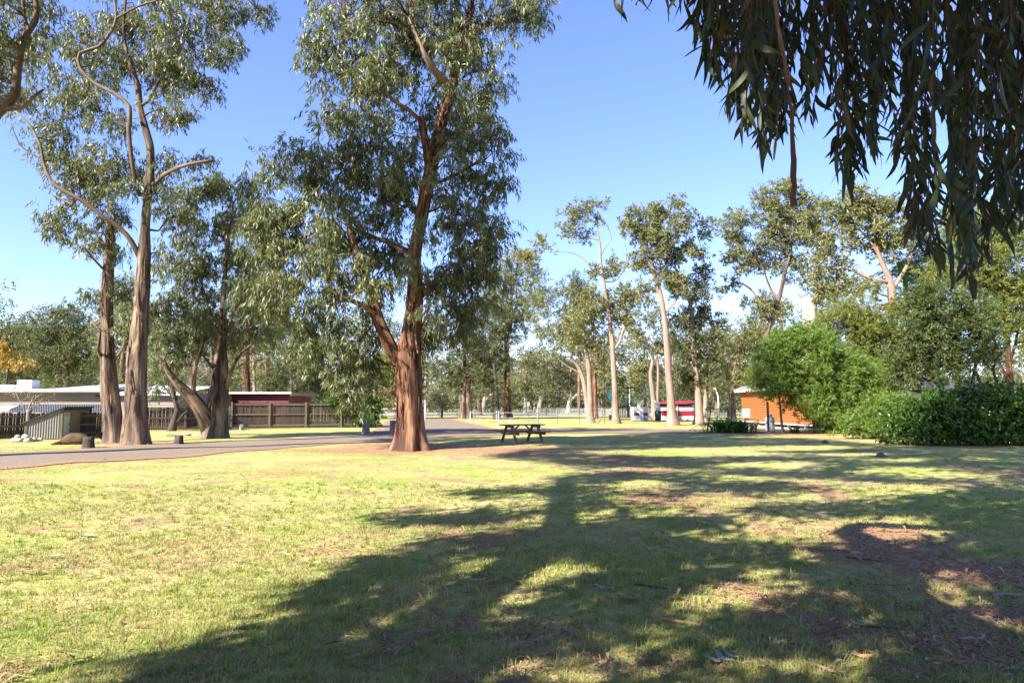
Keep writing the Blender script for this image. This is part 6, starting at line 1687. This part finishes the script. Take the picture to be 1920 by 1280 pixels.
# ------------------------------------------------------------------ the trees round the camera: one hangs into view, all shade the lawn
KS = 1.0 / math.tan(SUN_EL)
DG = np.array((math.sin(SUN_AZ), math.cos(SUN_AZ)))
SHADE = [(150, 1290), (300, 1225), (480, 1165), (590, 1120), (690, 1075), (760, 1045), (850, 1010), (960, 988), (1038, 985), (1045, 930), (1075, 892), (1160, 885), (1060, 866), (930, 852), (1060, 838), (1030, 818), (1500, 820), (1700, 838), (1920, 822), (2300, 860), (2600, 1290), (2600, 9000), (-2500, 9000)]
FINGERS = [(870, 963, 120, 15), (980, 918, 90, 9), (760, 1060, 70, 10)]
LIGHTS = [(1105, 962, 42, 20), (1445, 938, 24, 13), (1360, 930, 60, 16), (1360, 955, 60, 12), (1235, 905, 75, 12), (1240, 960, 60, 12), (1220, 930, 45, 12), (1000, 1075, 150, 34), (1080, 1060, 70, 24), (930, 1110, 80, 22), (1340, 1000, 50, 12), (1500, 985, 130, 22), (1700, 985, 85, 28), (1640, 1010, 50, 18),
          (1450, 1090, 105, 40), (1400, 1060, 50, 16), (1760, 1060, 45, 34), (1720, 1115, 50, 35), (1810, 1130, 60, 22), (1860, 1160, 60, 22), (1340, 1150, 70, 45), (1270, 1110, 40, 20), (1130, 1245, 170, 38), (1600, 1235, 150, 32), (870, 1150, 55, 30), (800, 1180, 60, 24), (1900, 1195, 40, 40), (1830, 1090, 45, 16),
          (1250, 845, 150, 7), (1330, 850, 160, 6), (1450, 870, 120, 8), (1260, 880, 90, 7), (1600, 903, 100, 10), (1750, 915, 90, 12), (1560, 925, 110, 12), (1420, 895, 90, 9), (1700, 880, 90, 7), (1500, 838, 130, 6), (1800, 890, 80, 8), (1680, 860, 60, 5), (1520, 1030, 45, 14), (1600, 850, 90, 5), (1380, 842, 120, 6)]
LIGHTS = [(a, b, ra, rb * (0.72 if b < 930 else 1.0)) for a, b, ra, rb in LIGHTS]
rs = np.random.default_rng(21)
def shade_clumps(per_m2, rc, ya, yb):
    out = []
    n = int(per_m2 * 40 * (yb - ya))
    Y = rs.uniform(ya, yb, n); X = rs.uniform(-8, 32, n)
    gx_, gy_, gf_ = proj(np.stack([X, Y, np.zeros(n)], 1))
    okf = Y > 1.0
    dark = in_poly(gx_, gy_, SHADE) & okf
    for a, b, ra, rb_ in FINGERS:
        dark |= okf & (((gx_ - a) / ra) ** 2 + ((gy_ - b) / rb_) ** 2 < 1)
    for a, b, ra, rb_ in LIGHTS:
        # keep the clump's own shadow out of the sunny patch
        padx = rc * 1.0 * 1280 / np.maximum(1, Y); pady = padx * 1.6 / np.maximum(1, Y)
        dark &= ~(okf & (((gx_ - a) / (ra + padx * 0.2)) ** 2 + ((gy_ - b) / (rb_ + pady * 0.3)) ** 2 < 1))
    behind = ~okf & (X > -1.2 + 0.35 * (1 - Y)) & (X < 9)
    dark |= behind & (rs.random(n) < 0.5)
    for x, y in zip(X[dark], Y[dark]):
        h = max(5.0, 0.36 * y + 2.6) * rs.uniform(1.0, 1.4) + 0.3
        for _ in range(12):
            c = np.array((x - h * KS * DG[0], y - h * KS * DG[1], h))
            px, py, f = proj(c)
            m = (rc * 1.5 + 0.25) * 1280 / max(0.5, abs(f[0]))
            if f[0] < 0.2 or not (-m < px[0] < 1920 + m and py[0] > -m):
                break
            h += 1.2
        else:
            continue
        out.append(c)
    return np.array(out)
CLN = shade_clumps(16.0, 0.32, -8, 10.5)
CLF = shade_clumps(9.0, 0.5, 10.5, 36)
CL = np.vstack([CLN, CLF])
CR = np.concatenate([np.full(len(CLN), 0.32), np.full(len(CLF), 0.5)])
def shade_tree(name, label, trunk, limbs, sel, seed, bark):
    sel, selr = CL[sel], CR[sel]
    rng = np.random.default_rng(seed)
    base = np.array((trunk[0][0], trunk[0][1], 0.0))
    root = thing(name, tuple(base), label, 'tree')
    sk, sr = [], []
    for nm, ln, seg, fl in [('trunk', trunk, 18, 0.3)] + [('limb', l, 10, 0.0) for l in limbs]:
        pts = np.array([q[:3] for q in ln]); rd = np.array([q[3] for q in ln])
        a, b = catmull(pts, rd, 0.3)
        sk.append(a); sr.append(b)
        MB().tube(pts, rd, seg, step=0.35, rough=0.10, flare=fl, seed=seed + len(sk)).build(nm, bark, root, True, base)
    ap = np.concatenate(sk); ar = np.concatenate(sr)
    if len(sel):
        br = MB()
        order = np.argsort([np.min(np.linalg.norm(ap - c, axis=1)) for c in sel])
        for i in order:
            c = sel[i]
            d = np.linalg.norm(ap - c, axis=1) + 0.6 * np.maximum(0, ap[:, 2] - c[2] + 0.2)
            j = int(np.argmin(d)); s = ap[j]; lg = np.linalg.norm(c - s)
            if lg < 0.15:
                continue
            r0 = min(ar[j] * 0.8, 0.012 + 0.018 * lg)
            pp = np.array((s, s + (c - s) * 0.5 + rng.normal(0, 0.06, 3) * lg, c))
            a, b = catmull(pp, np.array((r0, r0 * 0.7, r0 * 0.4)), 0.5)
            ap = np.vstack([ap, a]); ar = np.concatenate([ar, b])
            br.tube(pp, (r0, r0 * 0.7, r0 * 0.4), 5, step=0.7)
        tag(br.build('twigs', bark, root, True, base), kind='stuff')
        V, F, tone = clump_leaves(sel, selr * rng.uniform(0.75, 1.25, len(sel)), 42, 0.28, 0.085, rng, 'droop', 14)
        # nothing of these crowns reaches down into the picture
        px, py, f = proj(V)
        vis = ((f > 0.2) & (px > -10) & (px < 1930) & (py > -10) & (py < 1290)).reshape(-1, 4).any(1)
        V = V.reshape(-1, 4, 3)[~vis].reshape(-1, 3); tone = tone[~vis]
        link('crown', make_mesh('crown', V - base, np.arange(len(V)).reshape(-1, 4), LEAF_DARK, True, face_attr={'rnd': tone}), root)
    return root, base
def lift(px, py, h, r):
    g = G(px, py)
    return (g[0] - h * KS * DG[0], g[1] - h * KS * DG[1], h, r)
TR = [np.array((-4.6, -2.0)), np.array((1.7, -1.9)), np.array((-13.0, -8.0)), np.array((-2.5, -9.0))]
d = np.stack([np.hypot(CL[:, 0] - t[0], CL[:, 1] - t[1]) for t in TR], 1)
d[:, 1] += np.where(CL[:, 2] > 9, 4, 0)
own = d.argmin(1)
shade_tree('gum_tree', 'tall gum tree standing just behind the camera, its trunk and crown shading the lawn',
           [(-4.6, -2.0, -0.1, 0.36), (-4.5, -1.2, 2.0, 0.30), lift(1035, 1030, 6.0, 0.24), lift(1045, 1000, 6.8, 0.21), lift(1060, 940, 8.4, 0.18), lift(1085, 892, 10.0, 0.14), (-8.5, 1.0, 14.0, 0.08)],
           [[lift(1060, 1000, 6.7, 0.10), lift(1110, 1000, 7.2, 0.08), lift(1160, 985, 7.4, 0.07), lift(1165, 955, 7.8, 0.06), lift(1110, 935, 8.2, 0.04)],
            [lift(1085, 892, 10.0, 0.12), lift(1180, 890, 10.5, 0.09), lift(1300, 880, 11.5, 0.06)], [lift(1060, 940, 8.4, 0.07), lift(980, 918, 8.8, 0.05), lift(900, 920, 9.2, 0.03)]],
           own == 0, 61, BARK_TAN)
OVER, OB = shade_tree('overhanging_gum_tree', 'dark overhead gum tree whose long drooping leaves and bark strips hang into view',
           [(1.7, -1.9, -0.1, 0.40), (1.6, -1.4, 1.6, 0.30), lift(1700, 1130, 3.9, 0.26), lift(1670, 1070, 4.8, 0.24), lift(1640, 1020, 5.8, 0.20), lift(1610, 985, 6.6, 0.16), (-0.6, 0.6, 9.0, 0.10)],
           [[lift(1680, 1080, 4.6, 0.14), lift(1720, 1040, 5.2, 0.12), lift(1800, 1010, 5.8, 0.10), lift(1880, 985, 6.2, 0.07)],
            [(1.5, 0.2, 4.4, 0.16), (1.9, 1.6, 4.45, 0.12), (2.3, 2.8, 4.4, 0.08), (2.9, 4.0, 4.5, 0.05), (3.6, 5.2, 4.9, 0.03)],
            [(1.5, 0.4, 4.5, 0.10), (1.2, 1.8, 4.3, 0.07), (1.2, 3.0, 4.15, 0.04), (1.0, 3.6, 4.1, 0.02)],
            [(1.9, 1.6, 4.45, 0.07), (2.9, 2.6, 4.5, 0.05), (3.6, 3.2, 4.5, 0.03)]],
           own == 1, 62, BARK_RED)
shade_tree('gum_tree', 'tall unseen gum tree set back beyond the others, adding to the lawn shade',
           [(-13.0, -8.0, -0.1, 0.42), (-12.9, -7.8, 4.0, 0.34), (-12.5, -7.0, 8.5, 0.26), (-12.0, -6.0, 15.0, 0.12)],
           [[(-12.8, -7.5, 6.0, 0.14), (-10.5, -5.0, 9.0, 0.08), (-8.0, -2.0, 12.0, 0.04)], [(-12.5, -7.0, 8.0, 0.12), (-11.5, -3.0, 13.0, 0.06)]],
           own == 2, 63, BARK_TAN)
shade_tree('gum_tree', 'tall unseen gum tree whose crown throws the dappled shade on the far lawn',
           [(-2.5, -9.0, -0.1, 0.45), (-2.4, -8.6, 5.0, 0.36), (-2.6, -8.0, 10.0, 0.26), (-3.0, -7.5, 16.0, 0.12)],
           [[(-2.5, -8.3, 8.0, 0.16), (-1.0, -5.0, 10.5, 0.10), (0.0, -2.0, 12.5, 0.05)], [(-2.6, -8.0, 9.5, 0.14), (-5.5, -5.0, 12.5, 0.08), (-7.0, -3.0, 14.5, 0.04)]],
           own == 3, 64, BARK_TAN)

# hanging leaves: long sickle blades on drooping strings
def sickle(name, ln, w, curve, mat, tone, seed):
    r = random.Random(seed)
    n = 7
    V, F = [], []
    for i in range(n + 1):
        t = i / n
        ww = w * 0.5 * (math.sin(math.pi * min(1, t * 0.97 + 0.03) ** 0.8)) ** 0.9 + 0.0006
        cx = curve * ln * (t ** 1.7) + 0.035 * ln * math.sin(5.5 * t + 1.3 * seed)
        cy = 0.03 * ln * math.sin(t * 4 + seed)
        tw = 0.5 * math.sin(2.2 * t + seed)
        dx, dy = math.cos(tw) * ww, math.sin(tw) * ww
        z = -ln * t
        V += [(cx - dx, cy - dy, z), (cx, cy + ww * 0.25, z), (cx + dx, cy + dy, z)]
    for i in range(n):
        a = i * 3
        F += [(a, a + 1, a + 4, a + 3), (a + 1, a + 2, a + 5, a + 4)]
    return np.array(V), F
LSHAPES = [sickle('leaf', 0.155 * s, 0.025 * q, c, None, 0, k) for k, (s, q, c) in enumerate([(1.0, 1.0, 0.16), (1.12, 0.95, -0.22), (0.85, 1.05, 0.30), (0.95, 0.85, -0.10), (1.2, 0.9, 0.22), (0.7, 1.1, -0.3), (1.0, 1.25, 0.08)])]
LMESH = []
for k, (V, F) in enumerate(LSHAPES):
    for tone in (0.15, 0.5, 0.8, 0.99):
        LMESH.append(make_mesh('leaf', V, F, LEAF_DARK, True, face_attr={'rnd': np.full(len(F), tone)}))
EDGE_X = [1290, 1312, 1345, 1400, 1440, 1480, 1515, 1540, 1580, 1615, 1640, 1668, 1690, 1705, 1750, 1790, 1830, 1870, 1920, 1990]
EDGE_Y = [40, 110, 190, 270, 300, 265, 250, 300, 360, 350, 290, 240, 330, 470, 520, 540, 545, 480, 450, 440]
rh = np.random.default_rng(31)
strings = []
knots = np.concatenate([np.linspace(1335, 1980, 31) + rh.normal(0, 9, 31)])
for k in range(150):
    x = (knots[int(rh.integers(0, len(knots)))] + rh.normal(0, 11)) if k > 20 else rh.uniform(1312, 1480)
    yb = np.interp(x, EDGE_X, EDGE_Y) * (1.0 if rh.random() < 0.45 else rh.uniform(0.45, 1.0)) - 40
    strings.append((x, yb, rh.uniform(2.7, 4.7)))
strings += [(1290, -10, 3.3), (1310, 20, 3.1), (1302, 60, 3.5), (1150, -5, 3.4), (1196, 0, 3.5), (1228, -12, 3.3), (1252, -14, 3.6), (1165, -30, 3.3), (1275, -20, 3.4), (1322, 60, 3.2)]
twm = MB()
leaf_rows = []
for si, (x, yb, Y) in enumerate(strings):
    a = P(x + rh.normal(0, 12), -110, Y); b = P(x, max(yb, -60), Y)
    n = max(3, int(np.linalg.norm(b - a) / 0.03))
    m = (a + b) / 2 + np.array((rh.normal(0, 0.05), rh.normal(0, 0.05), 0))
    pts, _ = catmull(np.array((a, m, b)), np.array((1, 1, 1)), 0.08)
    # from the branch overhead
    twm.tube(np.vstack([[a + np.array((rh.normal(0, .15), rh.normal(0, .15), 0.5))], pts]), np.linspace(0.006, 0.002, len(pts) + 1), 4)
    for t in np.linspace(0.0, 1.0, n):
        q = t * (len(pts) - 1); i = min(int(q), len(pts) - 2)
        p = pts[i] + (pts[i + 1] - pts[i]) * (q - i)
        if rh.random() < 0.12:
            continue
        leaf_rows.append((p, rh.normal(0, 0.30), rh.normal(0, 0.30), rh.uniform(0, 2 * math.pi), rh.uniform(0.55, 1.2), Y, int(rh.integers(0, len(LSHAPES))), int(rh.choice(4, p=[0.35, 0.35, 0.24, 0.06]))))
o = twm.build('twigs', BARK_RED, OVER, True, OB); tag(o, kind='stuff')
pp = np.array([r[0] for r in leaf_rows]); px, py, _ = proj(pp - np.array((0, 0, 0.08)))
inview = (px > 1100) & (px < 1915) & (py > 10)
score = np.where(inview, 0, 100) + np.array([r[5] for r in leaf_rows])
order = np.argsort(score)
from mathutils import Euler
VV, FF, TT, nn = [], [], [], 0
for rank, i in enumerate(order):
    p, rx, ry, rz, sc, Y, sh, tn = leaf_rows[i]
    if rank < 290:
        lo = bpy.data.objects.new('leaf', LMESH[sh * 4 + tn]); COL.objects.link(lo)
        lo.parent = OVER; lo.location = tuple(p - OB); lo.rotation_euler = (rx, ry, rz); lo.scale = (sc, sc, sc)
    else:
        V, F = LSHAPES[sh]
        Mx = np.array(Euler((rx, ry, rz)).to_matrix()) * sc
        VV.append(V @ Mx.T + p - OB); FF.append(np.array(F) + nn); nn += len(V); TT.append(np.full(len(F), (0.15, 0.5, 0.8, 0.99)[tn]))
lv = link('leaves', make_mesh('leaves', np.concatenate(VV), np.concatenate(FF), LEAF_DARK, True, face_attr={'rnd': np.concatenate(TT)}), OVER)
tag(lv, kind='stuff')
# red-brown bark ribbons caught in the leaves
def ribbon(pts, w, seed, mat=BARK_RED):
    cp, _ = catmull(np.array(pts), np.ones(len(pts)), 0.03)
    cp = cp + np.stack([[0.012 * mnoise.noise((c[2] * 9, seed * 3.7, 0.0)) + 0.006 * mnoise.noise((c[2] * 25, seed, 2.0)), 0.0, 0.0] for c in cp])
    V, B, F = [], [], []
    for i, c in enumerate(cp):
        t = i / (len(cp) - 1)
        ww = w * (0.7 + 0.3 * math.sin(t * 7 + seed) + 0.5 * mnoise.noise((c[2] * 11, seed, 7.0))) * (1 - 0.35 * t)
        a = 0.6 * math.sin(t * 5 + seed)
        dx, dy = math.cos(a) * ww / 2, math.sin(a) * ww / 2
        V += [(c[0] - dx, c[1] - dy, c[2]), (c[0], c[1] - ww * 0.35, c[2]), (c[0] + dx, c[1] + dy, c[2])]
        B += [(seed, 0, c[2]), (seed + ww / 2, 0, c[2]), (seed + ww, 0, c[2])]
        if i:
            k = (i - 1) * 3
            F += [(k, k + 1, k + 4, k + 3), (k + 1, k + 2, k + 5, k + 4)]
    return MB().add(V, F, B).build('bark_strip', mat, OVER, True, OB)
ribbon([P(1445, -60, 2.5), P(1460, 60, 2.5), P(1470, 120, 2.52), P(1482, 200, 2.5), P(1486, 270, 2.5), P(1489, 330, 2.5), P(1491, 388, 2.5)], 0.034, 1)
ribbon([P(1460, 190, 3.25), P(1458, 240, 3.25), P(1450, 300, 3.25)], 0.018, 2)
ribbon([P(1480, 180, 3.28), P(1495, 220, 3.28), P(1508, 255, 3.28)], 0.014, 3)
ribbon([P(1840, -40, 3.6), P(1862, 80, 3.6), P(1880, 180, 3.6), P(1890, 270, 3.6)], 0.026, 4)
ribbon([P(1700, 150, 3.9), P(1706, 200, 3.9), P(1712, 245, 3.9)], 0.026, 5)
for k, pl in enumerate([[P(1800, -60, 3.8), P(1850, 40, 3.8), P(1905, 120, 3.9), P(1960, 160, 4.0)], [P(1890, -60, 3.7), P(1905, 60, 3.7), P(1930, 130, 3.7)]]):
    MB().tube(pl, np.linspace(0.022, 0.008, len(pl)), 7, step=0.08, seed=k).build('branch', BARK_DARK, OVER, True, OB)
